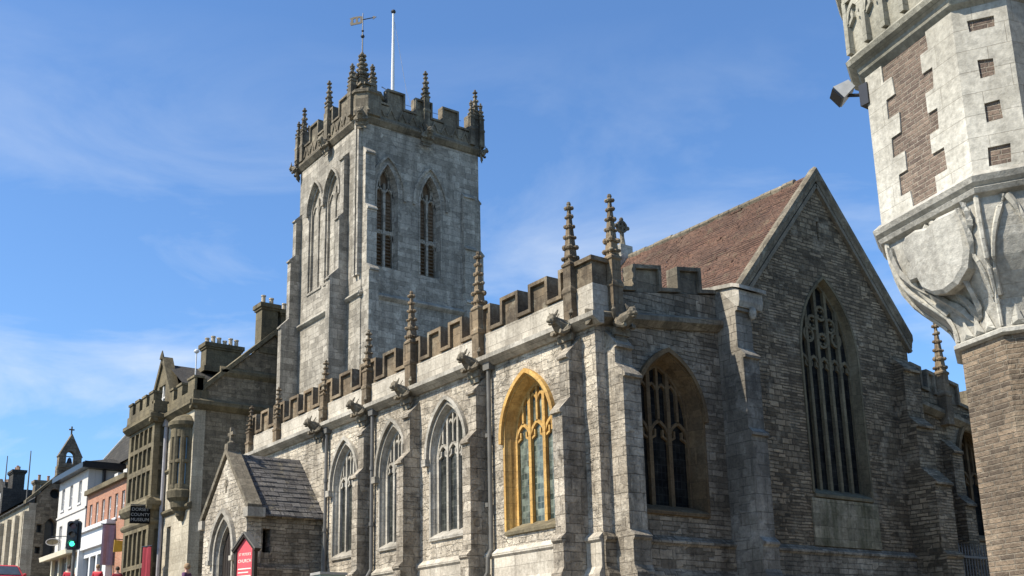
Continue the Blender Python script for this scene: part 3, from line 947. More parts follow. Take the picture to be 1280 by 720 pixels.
# chancel: gabled east wall, red tiled roof
YC = 23.05
gw = 3.45
slope = 4.05 / gw
GW = (YC, 2.26, 5.62, 9.25, 11.42)
hg = church_window(E, *GW, 5, church, 'museum_trim', 'glass', depth=0.22, splay=0.08, fine=False, head=8.95, mull=0.05, hood=False, hood_drop=0.0,
                   circles=[(YC - 0.56, 9.85), (YC + 0.56, 9.85), (YC, 10.5), (YC - 0.36, 10.2), (YC + 0.36, 10.2), (YC, 9.75)], label='tall five light window under the gable')
mb = MB()
slit = [(YC - 0.05, 12.55), (YC + 0.05, 12.55), (YC + 0.05, 13.05), (YC - 0.05, 13.05)]
mb.slab(E, [(19.6, ZB), (26.5, ZB), (26.5, 10.35), (YC, 10.35 + gw * slope), (19.6, 10.35)], [hg, slit], -0.8, 0.0)
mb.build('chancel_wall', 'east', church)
mb = MB()
mb.slab(E, [(19.7, 3), (26.4, 3), (26.4, 10.0), (YC, 13.4), (19.7, 10.0)], [], -1.3, -1.2)
mb.build('interior', 'dark', church)
# apron below the great window
mb = MB()
mb.fbox(E, YC - 1.30, YC + 1.30, PL + 0.13, 5.48, -0.02, 0.05)
mb.build('apron', 'greenstone', church)
# coping
mb = MB()
for sgn in (-1, 1):
    pr = []
    for d, z in ((-0.08, -0.24), (0.10, -0.24), (0.12, -0.10), (0.16, -0.02), (0.16, 0.13), (0.08, 0.19), (-0.08, 0.15)):
        pr.append((d, z))
    a = [E.p(YC + sgn * (gw + 0.12), 10.26 + z, d) for d, z in pr]
    b = [E.p(YC, 10.26 + (gw + 0.12) * slope + z, d) for d, z in pr]
    n = len(pr)
    mb.add(a + b, [tuple(range(n)), tuple(range(2 * n - 1, n - 1, -1))] + [(i, (i + 1) % n, (i + 1) % n + n, i + n) for i in range(n)])
    mb.m = 1                                        # weathered drip moulding on the wall face
    mb.sweep(E, [(YC + sgn * (gw + 0.1), 9.92), (YC, 9.92 + (gw + 0.1) * slope)], 0.05, -0.02, 0.10)
    mb.m = 0
mb.build('gable_coping', ['ham_dark', 'dress_dark'], church)
# kneeler and its corbel at the south end
mb = MB()
mb.prism([(-17.75, 18.88, 9.72), (-16.62, 18.88, 9.72), (-16.58, 18.88, 9.86), (-16.58, 18.88, 10.12), (-16.75, 18.88, 10.22), (-17.75, 18.88, 10.36)], (0, 0.82, 0))
mb.prism([(-17.78, 18.82, 10.36), (-16.72, 18.82, 10.22), (-16.50, 18.82, 10.13), (-16.50, 18.82, 10.22), (-16.72, 18.82, 10.31), (-17.78, 18.82, 10.46)], (0, 0.94, 0))
mb.lathe((-16.62, 19.35, 9.6), [(0.04, -0.14), (0.08, -0.08), (0.10, 0.04), (0.07, 0.14)], 8)
mb.build('kneeler', 'dress', church)
RZ = 10.35 + gw * slope
RB = 10.35 - 0.2 * slope + 0.05
mb = MB()
for sgn in (-1, 1):
    yb = YC + sgn * (gw + 0.2)
    n = 46
    sag = lambda x, f: -0.035 * sin(pi * (x + 24.85) / 7.3) * (0.4 + 0.6 * f) + 0.015 * sin(x * 2.3 + f * 5)
    for k in range(n):                              # courses of tiles, each lapping the one below, gently sagging
        f0, f1 = k / n, (k + 1) / n
        x = -24.85
        while x < -17.39:
            x2 = min(-17.39, x + random.choice((0.17, 0.34, 0.34, 0.51)))
            dy, dz = random.uniform(-0.012, 0.012), random.uniform(-0.007, 0.014)
            if random.random() < 0.015:
                dy -= 0.04 * sgn * -1
            y0, y1 = yb + (YC - yb) * f0 + dy, yb + (YC - yb) * f1
            z0, z1 = RB + (RZ + 0.05 - RB) * f0 + sag(x, f0), RB + (RZ + 0.05 - RB) * f1 + sag(x, f1)
            za, zb = z0 + 0.022 + dz, z0 + 0.022 + dz + random.uniform(-0.004, 0.004)
            mb.add([(x, y0, za), (x2, y0, zb), (x2, y1, z1), (x, y1, z1)], [(0, 1, 2, 3)])
            mb.add([(x, y0, z0 - 0.02), (x2, y0, z0 - 0.02), (x2, y0, zb), (x, y0, za)], [(0, 1, 2, 3)])
            x = x2
mb.build('chancel_roof', 'redtile', church)
mb = MB()
for k in range(17):
    x = -24.7 + k * 0.4
    zr_ = RZ + 0.03 - 0.035 * sin(pi * (x + 24.85) / 7.3) + random.uniform(-0.012, 0.012)
    mb.tube([(x, YC, zr_), (x + 0.385, YC, zr_ + random.uniform(-0.01, 0.01))], 0.11, 8)
mb.build('ridge_tiles', 'ham_dark', church)
# west end of the chancel: nave gable coping with a cross
mb = MB()
for sgn in (-1, 1):
    mb.prism([Vector((-24.82, YC, RZ + 0.02)), Vector((-24.82, YC + sgn * 4.2, RZ - 4.2 * slope * 0.82)), Vector((-24.82, YC + sgn * 4.2, RZ - 4.2 * slope * 0.82 + 0.3)), Vector((-24.82, YC, RZ + 0.34))], (-0.5, 0, 0))
mb.box(-25.3, -24.85, YC - 0.26, YC + 0.26, RZ - 0.1, RZ + 0.5)
mb.build('gable_coping', 'dress', church)
mb = MB()
mb.tube([(-25.05, YC, RZ + 0.45), (-25.05, YC, RZ + 0.85)], [0.12, 0.07], 8)
CF = Fr((-25.05, 0, 0), (0.55, 0.83, 0))
CF = Fr((-25.05, YC, 0), (0, 1, 0))
cz = RZ + 1.2
mb.sweep(CF, [(0, cz - 0.4), (0, cz + 0.28)], 0.05, -0.05, 0.05)
mb.sweep(CF, [(-0.25, cz), (0.25, cz)], 0.05, -0.048, 0.048)
mb.sweep(CF, [(0.18 * cos(k * pi / 6), cz + 0.18 * sin(k * pi / 6)) for k in range(12)], 0.035, -0.06, 0.06, closed=True)
for a in range(4):
    mb.blob(CF.p(0.27 * cos(a * pi / 2), cz + 0.27 * sin(a * pi / 2), 0), 0.07, 1, 1, 1, 7, 5)
mb.build('gable_cross', 'ham_dark', church)
# nave body and roof between chancel and tower (lower than the parapets from the street)
mb = MB()
mb.box(-38, -25.3, 19.6, 26.5, 8.0, 10.2)
mb.m = 1
mb.add([(-38, 19.4, 10.1), (-25.3, 19.4, 10.1), (-25.3, YC, 13.0), (-38, YC, 13.0), (-38, 26.7, 10.1), (-25.3, 26.7, 10.1)], [(0, 1, 2, 3), (3, 2, 5, 4)])
mb.build('nave', ['east_grey', 'lead'], church)
# chancel buttresses
buttress(E, 18.86, 19.40, [(6.6, 0.80), (8.45, 0.74), (9.62, 0.60)], ZB, church, 'greyflint', plinth=PL)
buttress(E, 25.75, 26.5, [(6.0, 0.86), (7.6, 0.5), (9.2, 0.3)], ZB, church, 'east', plinth=PL)

# north aisle end wall beyond the chancel
zfN = lambda u: -0.155 * (u - 26.5)
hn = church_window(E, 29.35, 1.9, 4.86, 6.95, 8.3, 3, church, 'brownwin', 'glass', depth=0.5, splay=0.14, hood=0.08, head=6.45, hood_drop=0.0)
mb = MB()
mb.slab(E, [(26.5, ZB), (31.6, ZB), (31.6, 7.72), (26.5, 8.52)], [hn], -0.75, 0.0)
mb.box(-36, -18.1, 31.0, 31.6, ZB, 7.7)
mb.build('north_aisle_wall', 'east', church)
string(E, 26.5, 31.7, 8.55, 0.2, 0.24, church, 'ham_dark', zf=zfN, name='cornice')
battlement(E, 26.53, 31.6, 8.6, 9.05, 9.6, [(26.56, 26.98), (27.3, 27.62), (28.15, 28.75), (29.4, 30.0), (30.6, 31.2)], 0.28, church, ['east', 'ham_dark'], zf=zfN)
put(pin, (-17.2, 27.86, 7.95), church)
buttress(E, 27.62, 28.1, [(5.6, 0.5), (7.1, 0.3)], ZB, church, 'east', plinth=PL)
mb = MB()
mb.box(-18.6, -18.5, 27, 31.4, 3, 8.5)
mb.build('interior', 'dark', church)
mb = MB()
mb.add([(-36, 26.6, 8.6), (-17.7, 26.6, 8.6), (-17.7, 31.2, 7.8), (-36, 31.2, 7.8)], [(0, 1, 2, 3)])
mb.build('aisle_roof', 'lead', church)

# ------------------------------------------------------------------ west tower
TX0, TX1, TY0, TY1 = -43.75, -37.75, 20.2, 25.82
TS = Fr((0, TY0, 0), (1, 0, 0))
TE = Fr((TX1, 0, 0), (0, 1, 0))
TZ = 24.5
mb = MB()
hp = [arch(-42.05, 1.38, 21.75, 22.95, 10, 17.9), arch(-40.42, 1.38, 21.75, 22.95, 10, 17.9)]
BW = [(21.42, 1.06, 17.85, 21.1, 22.55), (23.55, 1.06, 17.85, 21.1, 22.55)]
he = [arch(uc, w, zs, za, 10, z0) for uc, w, z0, zs, za in BW]
mb.slab(TS, [(TX0, ZB), (TX1, ZB), (TX1, TZ), (TX0, TZ)], hp, -0.3, 0.0)
mb.fbox(TS, TX0 + 0.3, TX1 - 0.6, 17.5, 23.3, -0.31, -0.19)
mb.slab(TE, [(TY0 + 0.3, ZB), (TY1, ZB), (TY1, TZ), (TY0 + 0.3, TZ)], he, -0.5, 0.0)
mb.box(TX0, TX1 - 0.55, TY0 + 0.32, TY0 + 0.5, ZB, TZ)
mb.box(TX0, TX0 + 0.4, TY0 + 0.3, TY1, ZB, TZ)
mb.box(TX0, TX1, TY1 + 0.003, TY1 + 0.3, ZB, TZ)
mb.box(TX0 + 0.2, TX1 - 0.2, TY0 + 0.2, TY1 - 0.2, TZ - 0.3, TZ + 0.1)
tower = mb.build('tower', 'tower', church)
# sunk panels on the south side
for uc in (-42.05, -40.42):
    mb = MB()
    H = arch(uc, 1.54, 21.75, 23.1, 12)
    mb.sweep(TS, [(H[0][0], 21.6)] + H + [(H[-1][0], 21.6)], 0.05, -0.01, 0.12)
    mb.sweep(TS, arch(uc, 1.28, 21.75, 22.85, 10, 17.95), 0.05, -0.19, -0.08)
    mb.sweep(TS, [(uc, 17.95), (uc, 22.3)], 0.04, -0.19, -0.12)
    for s in (-1, 1):
        mb.sweep(TS, arch(uc + s * 0.31, 0.6, 21.5, 22.05, 6), 0.03, -0.19, -0.13)
    mb.fprism(TS, [(-0.2, 17.85), (-0.2, 18.1), (0.05, 17.88), (0.05, 17.8), (0, 17.76)], uc - 0.7, uc + 0.7)
    mb.build('blind_window', 'tower', tower)
# belfry lights on the east side
for uc, w, z0, zs, za in BW:
    mb = MB()
    A = arch(uc, w, zs, za, 10, z0)
    B = arch(uc, w - 0.18, zs, za - 0.12, 10, z0 + 0.08)
    mb.strip([TE.p(u, z, 0) for u, z in A], [TE.p(u, z, -0.34) for u, z in B])
    mb.sweep(TE, arch(uc, w + 0.04, zs, za + 0.03, 10, z0), 0.035, -0.02, 0.03)
    H = arch(uc, w + 0.62, zs + 0.05, za + 0.34, 12)
    mb.sweep(TE, [(H[0][0], zs - 0.1)] + H + [(H[-1][0], zs - 0.1)], 0.05, -0.01, 0.09)
    mb.sweep(TE, B, 0.04, -0.42, -0.28)
    mb.sweep(TE, [(uc, z0), (uc, 21.75)], 0.055, -0.42, -0.26)
    lw = (w - 0.18) / 2
    for s in (-1, 1):
        for hz in (19.2, 21.15):
            mb.sweep(TE, arch(uc + s * lw / 2, lw, hz, hz + 0.4, 6), 0.035, -0.42, -0.28)
            mb.blob(TE.p(uc + s * lw * 0.5, hz + 0.36, -0.34), 0.07, 1, 1, 1, 6, 4)
        mb.fbox(TE, uc + s * lw / 2 - lw / 2, uc + s * lw / 2 + lw / 2, 19.45, 19.62, -0.42, -0.30)
        mb.sweep(TE, [(uc + s * lw / 2, 21.5), (uc + s * lw / 2, arch_z(uc, w - 0.18, zs, za - 0.12, uc + s * lw / 2))], 0.03, -0.42, -0.28)
    mb.m = 1
    mb.slab(TE, B, [], -0.5, -0.46)
    for s in (-1, 1):
        for k in range(9):
            z = z0 + 0.15 + k * 0.155
            mb.fprism(TE, [(-0.45, z + 0.10), (-0.45, z + 0.12), (-0.33, z + 0.02), (-0.33, z)], uc + s * lw / 2 - lw * 0.4, uc + s * lw / 2 + lw * 0.4)
        for k in range(9):
            z = 19.75 + k * 0.155
            mb.fprism(TE, [(-0.45, z + 0.10), (-0.45, z + 0.15), (-0.40, z + 0.03), (-0.40, z)], uc + s * lw / 2 - lw * 0.4, uc + s * lw / 2 + lw * 0.4)
    mb.build('belfry_window', ['tower', 'louvre'], tower)
# string courses, buttresses
for z, d in ((16.55, 0.16),):
    mb = MB()
    pr = [(-0.05, z - 0.16), (0.03, z - 0.16), (d, z - 0.05), (d, z), (0, z + 0.14), (-0.05, z + 0.14)]
    mb.fprism(TS, pr, TX0, TX1 + 0.1)
    mb.fprism(TE, pr, TY0 - 0.1, TY1 + 0.1)
    mb.build('string_course', 'dress', tower)
def tower_buttress(fr, u0, u1, stages):
    return buttress(fr, u0, u1, stages, ZB, tower, 'tower')
tower_buttress(TS, -39.28, -38.93, [(17.35, 0.80), (20.1, 0.42), (22.9, 0.24)])
tower_buttress(TE, TY0 + 0.04, TY0 + 0.50, [(17.35, 0.62), (20.1, 0.40), (22.7, 0.22)])
tower_buttress(TS, TX0 - 0.06, TX0 + 0.26, [(16.4, 0.85), (19.6, 0.5), (21.6, 0.28)])
tower_buttress(TE, TY1 - 0.62, TY1 - 0.02, [(16.9, 0.30), (19.4, 0.22), (21.9, 0.14)])
TW = Fr((TX0, 0, 0), (0, -1, 0))
tower_buttress(TW, -TY0 - 0.5, -TY0 - 0.1, [(16.4, 0.6), (19.6, 0.36), (21.6, 0.20)])
TN = Fr((0, TY1 + 0.3, 0), (-1, 0, 0))
tower_buttress(TN, -TX1 + 0.1, -TX1 + 0.7, [(16.9, 0.45), (19.4, 0.28), (21.9, 0.15)])
# slim shafts flanking the corner on the south side
mb = MB()
for x in (-38.12, -37.86):
    mb.box(x - 0.07, x + 0.07, TY0 - 0.16, TY0 + 0.1, 17.3, 24.4)
mb.build('corner_shaft', 'tower', tower)
# cornice and battlements
mb = MB()
pr = [(-0.05, TZ - 0.30), (0.04, TZ - 0.30), (0.19, TZ - 0.1), (0.19, TZ), (0.1, TZ + 0.12), (-0.05, TZ + 0.12)]
Y1 = TY1 + 0.3
TWf = Fr((TX0, 0, 0), (0, -1, 0))
mb.fprism(TS, pr, TX0 - 0.18, TX1 + 0.18)
mb.fprism(TE, pr, TY0 - 0.16, Y1 + 0.16)
mb.fprism(TWf, pr, -Y1 - 0.16, -TY0 + 0.16)
mb.fprism(TN, pr, -TX1 - 0.16, -TX0 + 0.16)
mb.build('cornice', 'ham_dark', tower)
def tpar(fr, a, b):
    Lb = b - a
    mer = [(a, a + 0.55)]
    n = 4
    per = (Lb - 1.1 + 0.85) / (n)
    k = 0
    g = (Lb - 1.1 - 3 * 0.8) / 4
    u = a + 0.55
    for k in range(3):
        u += g
        mer.append((u, u + 0.8))
        u += 0.8
    mer.append((b - 0.55, b))
    return battlement(fr, a, b, TZ + 0.1, TZ + 0.78, TZ + 1.5, mer, 0.3, tower, ['ham_dark', 'ham_dark'])
PS = Fr((0, TY0 - 0.1, 0), (1, 0, 0))
PE = Fr((TX1 + 0.1, 0, 0), (0, 1, 0))
PW = Fr((TX0 - 0.1, 0, 0), (0, -1, 0))
PN = Fr((0, Y1 + 0.1, 0), (-1, 0, 0))
tpar(PS, TX0 - 0.05, TX1 + 0.05)
tpar(PE, TY0, Y1)
tpar(PW, -Y1, -TY0)
tpar(PN, -TX1, -TX0)
# blind tracery on the band
mb = MB()
for fr, a, b in ((PS, TX0 + 0.5, TX1 - 0.5), (PE, TY0 + 0.5, Y1 - 0.5)):
    n = 9
    mb = MB()
    for k in range(n):
        u = a + (b - a) * (k + 0.5) / n
        mb.sweep(fr, [(u - 0.2, TZ + 0.2), (u, TZ + 0.62), (u + 0.2, TZ + 0.2)], 0.035, -0.01, 0.05)
    mb.build('band_tracery', 'ham_dark', tower)
# corner and middle pinnacles
tpin = pinnacle_mesh('tower_pinnacle', 'ham_dark', 0.30, 1.6, 2.95, 4)
for x, y in ((TX0 + 0.1, TY0 + 0.05), (-40.75, TY0 - 0.12), (TX1 + 0.12, 23.25), (TX1 - 0.02, Y1 - 0.1), (TX0 + 0.1, Y1 - 0.1)):
    put(tpin, (x, y, TZ + 0.05), tower)
sm_ = pinnacle_mesh('corner_pinnacle', 'ham_dark', 0.24, 1.35, 2.25, 3)
for x, y in ((TX0 - 0.05, TY0 - 0.15), (TX0 + 0.42, TY0 - 0.12), (TX0 - 0.12, TY0 + 0.4), (TX1 + 0.16, Y1 - 0.45), (TX1 + 0.15, Y1 + 0.08), (TX1 - 0.4, Y1 + 0.1)):
    put(sm_, (x, y, TZ + 0.05), tower)
big = pinnacle_mesh('stair_turret_pinnacle', 'ham_dark', 0.46, 1.75, 3.05, 4)
put(big, (TX1 - 0.5, TY0 + 0.2, TZ + 0.2), tower)
md = pinnacle_mesh('turret_side_pinnacle', 'ham_dark', 0.29, 1.6, 2.5, 3)
for x, y in ((TX1 - 1.05, TY0 - 0.02), (TX1 - 0.45, TY0 - 0.3), (TX1 - 0.02, TY0 + 0.45)):
    put(md, (x, y, TZ + 0.05), tower)
mb = MB()
mb.lathe((TX1 - 0.35, TY0 + 0.35, 0), [(0.72, TZ), (0.72, TZ + 0.95), (0.8, TZ + 1.0), (0.8, TZ + 1.12), (0.5, TZ + 1.3)], 8, pi / 8)
mb.build('stair_turret', 'ham_dark', tower)
tg = gargoyle_mesh('ham_dark')
tg.name = 'tower_gargoyle'
WO[tg.name] = Vector((0, 0, 0))
for x, y, rz, k in ((-40.75, TY0 - 0.2, 0, 1.0), (TX1 + 0.1, TY0 - 0.1, pi / 4, 1.0), (TX0 - 0.1, TY0 - 0.1, -pi / 4, 1.0), (TX1 + 0.2, 23.25, pi / 2, 1.0), (TX1 + 0.1, Y1 + 0.1, 3 * pi / 4, 0.8)):
    put(tg, (x, y, TZ - 0.2), tower, rz, (1.25 * k, 0.5 * k, 1.1 * k))

# weather vane and flagpole on the tower
vane = tag(empty('weather_vane', (TX1 - 0.5, TY0 + 0.2, TZ + 3.1)), 'dark weather vane with a banner on the tallest corner pinnacle', 'weather vane')
vx, vy, vz = TX1 - 0.5, TY0 + 0.2, TZ + 3.75
mb = MB()
mb.tube([(vx, vy, vz - 0.62), (vx, vy, vz + 1.5)], [0.035, 0.02], 6)
mb.blob((vx, vy, vz + 0.35), 0.09, 1, 1, 1, 8, 6)
mb.blob((vx, vy, vz + 0.62), 0.06, 1, 1, 1, 8, 6)
mb.build('rod', 'black', vane)
VF = Fr((vx, vy, 0), (0.80, 0.60, 0))
mb = MB()
mb.slab(VF, [(-0.62, vz + 1.12), (-0.58, vz + 1.0), (-0.1, vz + 1.0), (-0.03, vz + 1.04), (-0.03, vz + 1.34), (-0.12, vz + 1.38), (-0.45, vz + 1.40), (-0.64, vz + 1.36), (-0.56, vz + 1.24)],
        [[(-0.46, vz + 1.1), (-0.34, vz + 1.1), (-0.34, vz + 1.3), (-0.46, vz + 1.3)], [(-0.24, vz + 1.1), (-0.12, vz + 1.1), (-0.12, vz + 1.3), (-0.24, vz + 1.3)]], -0.015, 0.015)
mb.build('banner', 'gilt', vane)
mb = MB()
mb.tube([VF.p(-0.05, vz + 1.18, 0), VF.p(0.5, vz + 1.18, 0)], 0.022, 6)
mb.slab(VF, [(0.48, vz + 1.09), (0.66, vz + 1.18), (0.48, vz + 1.27)], [], -0.012, 0.012)
mb.build('pointer', 'black', vane)
fx, fy = -40.9, 23.45
pole = tag(empty('flagpole', (fx, fy, TZ)), 'white flagpole without a flag on top of the church tower', 'flagpole')
mb = MB()
mb.tube([(fx, fy, TZ), (fx, fy, 29), (fx + 0.02, fy, 32.3)], [0.10, 0.08, 0.05], 10)
mb.build('pole', 'white', pole)
mb = MB()
mb.blob((fx + 0.02, fy, 32.37), 0.12, 1, 1, 0.9, 8, 6)
mb.build('finial', 'black', pole)
mb = MB()
mb.tube([(fx + 0.05, fy + 0.05, 31.8), (fx + 0.45, fy + 0.5, 28), (fx + 0.9, fy + 1.1, TZ + 0.9)], 0.008, 5)
mb.build('halyard', 'kerb', pole)
mb = MB()
mb.tube([(fx, fy, 28.0), (TX1 + 0.02, TY0 + 0.9, TZ + 1.6)], 0.025, 5)
mb.tube([(fx, fy, 27.6), (TX1, 25.2, TZ + 1.2)], 0.012, 5)
mb.build('stay', 'black', pole)

# ------------------------------------------------------------------ south porch
PXC, PY = -31.98, 12.6
P = Fr((0, PY, 0), (1, 0, 0))
PE_ = Fr((-30.28, 0, 0), (0, 1, 0))
PWf = Fr((-33.68, 0, 0), (0, -1, 0))
dz0 = 2.6
door = arch(PXC, 1.45, 5.05, 6.15, 10, dz0 + 0.25)
mb = MB()
pw, pe, pa = 1.70, 6.22, 8.05
mb.slab(P, [(PXC - pw, dz0 - 0.6), (PXC + pw, dz0 - 0.6), (PXC + pw, pe), (PXC, pa), (PXC - pw, pe)], [door], -0.45, 0.0)
slitw = [(13.1, 5.0), (13.35, 5.0), (13.35, 5.7), (13.1, 5.7)]
mb.m = 1
mb.slab(PE_, [(PY + 0.45, dz0 - 0.6), (15, dz0 - 0.6), (15, pe - 0.1), (PY + 0.45, pe - 0.1)], [slitw], -0.4, 0.0)
mb.slab(PWf, [(-15, dz0 - 0.6), (-PY - 0.45, dz0 - 0.6), (-PY - 0.45, pe - 0.1), (-15, pe - 0.1)], [], -0.4, 0.0)
porch = mb.build('porch', ['rubble', 'east_grey'], church)
mb = MB()
mb.strip([P.p(u, z, 0.0) for u, z in door], [P.p(u, z, -0.12) for u, z in arch(PXC, 1.25, 5.05, 6.0, 10, dz0 + 0.25)])
mb.sweep(P, arch(PXC, 1.5, 5.05, 6.2, 10, dz0), 0.05, -0.02, 0.035)
mb.sweep(P, arch(PXC, 1.24, 5.05, 5.98, 10, dz0), 0.04, -0.24, -0.10)
H = arch(PXC, 1.85, 5.05, 6.40, 12)
mb.sweep(P, [(H[0][0], 4.95)] + H + [(H[-1][0], 4.95)], 0.07, -0.01, 0.12)
for u in (H[0][0], H[-1][0]):
    mb.fbox(P, u - 0.13, u + 0.11, 4.82, 4.96, -0.01, 0.16)
for u in (PXC - pw - 0.1, PXC + pw + 0.1):          # kneelers
    mb.fbox(P, u - 0.16, u + 0.16, pe - 0.22, pe + 0.06, -0.45, 0.1)
mb.build('doorway_arch', 'dress', porch)
mb = MB()
mb.fbox(P, PXC - 0.66, PXC + 0.66, dz0 - 0.1, 5.9, -0.30, -0.22)
for k in range(7):
    mb.fbox(P, PXC - 0.56 + k * 0.18, PXC - 0.53 + k * 0.18, dz0, 5.6, -0.22, -0.21)
mb.build('dark_door_fill', 'wood', porch)  # dark door added near the front so the shaded opening reads black
mb = MB()
mb.box(-33.7, -30.26, 12.62, 14.9, dz0 - 0.3, dz0 + 0.22)
mb.build('porch_floor', 'paving', porch)
mb = MB()
for sgn in (-1, 1):
    n = 13
    for k in range(n):
        f0, f1 = k / n, (k + 1.15) / n
        xb, xt = PXC + sgn * (pw + 0.22), PXC + sgn * 0.02
        x0, x1 = xb + (xt - xb) * f0, xb + (xt - xb) * min(1, f1)
        z0, z1 = pe - 0.16 + (pa + 0.12 - pe + 0.16) * f0, pe - 0.16 + (pa + 0.12 - pe + 0.16) * min(1, f1)
        y = PY + 0.16
        while y < 15.0:
            wj = random.uniform(0.24, 0.5)
            y2 = min(15.0, y + wj)
            if 15.0 - y2 < 0.12:
                y2 = 15.0
            j = random.uniform(-0.012, 0.02)
            mb.prism([Vector((x0, y + 0.008, z0 + 0.035 + j)), Vector((x0, y2 - 0.008, z0 + 0.035 + j + random.uniform(-.008, .008))), Vector((x1, y2 - 0.008, z1 + 0.006)), Vector((x1, y + 0.008, z1 + 0.006))], (0, 0, -0.045))
            y = y2
mb.build('porch_roof', 'stoneslate', porch)
mb = MB()
for sgn in (-1, 1):
    a, b = Vector((PXC + sgn * (pw + 0.2), 0, pe - 0.05)), Vector((PXC, 0, pa + 0.10))
    mb.prism([Vector((a.x, PY - 0.08, a.z)), Vector((a.x, PY + 0.36, a.z)), Vector((a.x, PY + 0.36, a.z + 0.2)), Vector((a.x, PY - 0.08, a.z + 0.2))], b - a)
mb.box(PXC - 0.13, PXC + 0.13, PY - 0.06, PY + 0.3, pa + 0.1, pa + 0.42)
mb.build('gable_coping', 'ham_dark', porch)
mb = MB()
QF = Fr((0, PY + 0.1, 0), (1, 0, 0))
z = pa + 0.42
mb.sweep(QF, [(PXC, z), (PXC, z + 0.52)], 0.05, -0.05, 0.05)
mb.sweep(QF, [(PXC - 0.2, z + 0.32), (PXC + 0.2, z + 0.32)], 0.05, -0.048, 0.048)
mb.lathe((PXC, PY + 0.1, z - 0.02), [(0.12, 0), (0.13, 0.06), (0.06, 0.12)], 8)
mb.build('gable_cross', 'ham_dark', porch)
mb = MB()
mb.sweep(P, [(PXC, 6.95), (PXC, 7.35)], 0.045, -0.005, 0.02)
mb.sweep(P, [(PXC - 0.11, 7.2), (PXC + 0.11, 7.2)], 0.035, -0.004, 0.018)
mb.build('carved_cross', 'ham_dark', porch)
mb = MB()
mb.fbox(P, -30.72, -30.5, 5.05, 5.4, -0.01, 0.06)
mb.build('paper_notice', 'white', porch)
mb = MB()
mb.fprism(PE_, [(-0.05, 3.9), (0.1, 3.9), (0.1, 4.55), (0.0, 4.7), (-0.05, 4.7)], PY + 0.02, 14.6)
mb.build('porch_plinth', 'east_grey', porch)

# red noticeboard in front of the porch
nb = tag(empty('notice_board', (-29.95, 12.3, gz(-30) + 0.12)), 'tall red church noticeboard with pale lettering beside the porch doorway', 'noticeboard')
NF = Fr((-29.5, 12.28, 0), (1, 0.35, 0))
mb = MB()
mb.slab(NF, [(-0.33, 3.7), (0.33, 3.7), (0.33, 4.98), (0.0, 5.30), (-0.33, 4.98)], [], -0.03, 0.03)
mb.build('board', 'pinkred', nb)
mb = MB()
for s in (-1, 1):
    mb.fbox(NF, s * 0.37 - 0.05, s * 0.37 + 0.05, gz(-30) - 0.1, 4.98, -0.06, 0.06)
    mb.sweep(NF, [(s * 0.46, 4.93), (0, 5.39)], 0.045, -0.1, 0.1)
mb.build('posts', 'wood', nb)
mb = MB()
for s in (-1, 1):
    mb.sweep(NF, [(s * 0.48, 4.97), (0, 5.45)], 0.02, -0.12, 0.12)
mb.build('cap', 'grey_lead', nb)
for k, (tx, sz) in enumerate((('ST PETER\'S', 0.105), ('CHURCH', 0.13))):
    text_mesh(tx, sz, NF, 0, 4.80 - k * 0.19, 0.032, 'letter', nb)
tb = MB()
for k in range(7):
    tb.fbox(NF, -0.26, 0.26 - 0.1 * (k % 2), 4.42 - k * 0.1, 4.45 - k * 0.1, 0.03, 0.036)
tb.build('ruled_lines', 'letter', nb)

# green cabinet by the aisle wall
cb = tag(empty('utility_cabinet', (-27.3, 14.0, gz(-27.3) + 0.12)), 'dark green metal cabinet standing against the aisle buttress', 'cabinet')
mb = MB()
cz0 = gz(-27.3) + 0.1
mb.box(-27.5, -26.98, 13.36, 14.1, cz0, 4.12)
mb.build('body', 'cabinet', cb)
mb = MB()
mb.box(-27.54, -26.94, 13.32, 14.14, 4.12, 4.19)
mb.build('lid', 'kerb', cb)
mb = MB()
mb.box(-27.46, -27.02, 13.345, 13.36, cz0 + 0.1, 4.05)
mb.build('door', 'cabinet', cb)

# grey railings beyond the chancel
rl = tag(empty('railings', (-16.6, 27.4, gz(-16.6) + 0.12)), 'grey upright iron railings beyond the chancel near the brick shaft', 'railing')
RF = Fr((-16.4, 0, 0), (0, 1, 0))
mb = MB()
for k in range(40):
    y = 26.4 + k * 0.13
    mb.tube([RF.p(y, 1.6, 0), RF.p(y, 4.35, 0), RF.p(y, 4.5, 0)], [0.02, 0.02, 0.004], 5)
o = mb.build('uprights', 'iron', rl)
mb = MB()
for z in (2.0, 4.15):
    mb.fbox(RF, 26.3, 31.6, z - 0.03, z + 0.03, -0.03, 0.03)
mb.build('rail', 'iron', rl)
# ------------------------------------------------------------------ museum beside the church
GM = gz(-50) - 0.6
mus = tag(empty('museum_building', (-50.3, 20, GM)), 'brown stone gothic museum with oriel turret and mullioned bay, left of the church', 'museum')
MF = Fr((0, 16.53, 0), (1, 0, 0))
ME = Fr((-46, 0, 0), (0, 1, 0))
mb = MB()
dl = [(-48.75, 5.0), (-48.25, 5.0), (-48.25, 8.0), (-48.75, 8.0)]
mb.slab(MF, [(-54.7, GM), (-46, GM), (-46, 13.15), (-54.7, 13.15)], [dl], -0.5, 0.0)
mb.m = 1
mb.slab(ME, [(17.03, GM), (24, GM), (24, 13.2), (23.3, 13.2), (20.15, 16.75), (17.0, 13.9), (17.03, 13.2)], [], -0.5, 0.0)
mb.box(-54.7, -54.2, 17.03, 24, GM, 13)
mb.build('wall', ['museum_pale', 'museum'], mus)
mb = MB()
mb.fbox(MF, -48.75, -48.25, 5.0, 8.0, -0.3, -0.25)
mb.build('window', 'winglass', mus)
def mstring(fr, u0, u1, z, d=0.22, h=0.3):
    return string(fr, u0, u1, z, d, h, mus, 'museum_trim')
mstring(MF, -49.3, -45.8, 13.25, 0.3, 0.36)
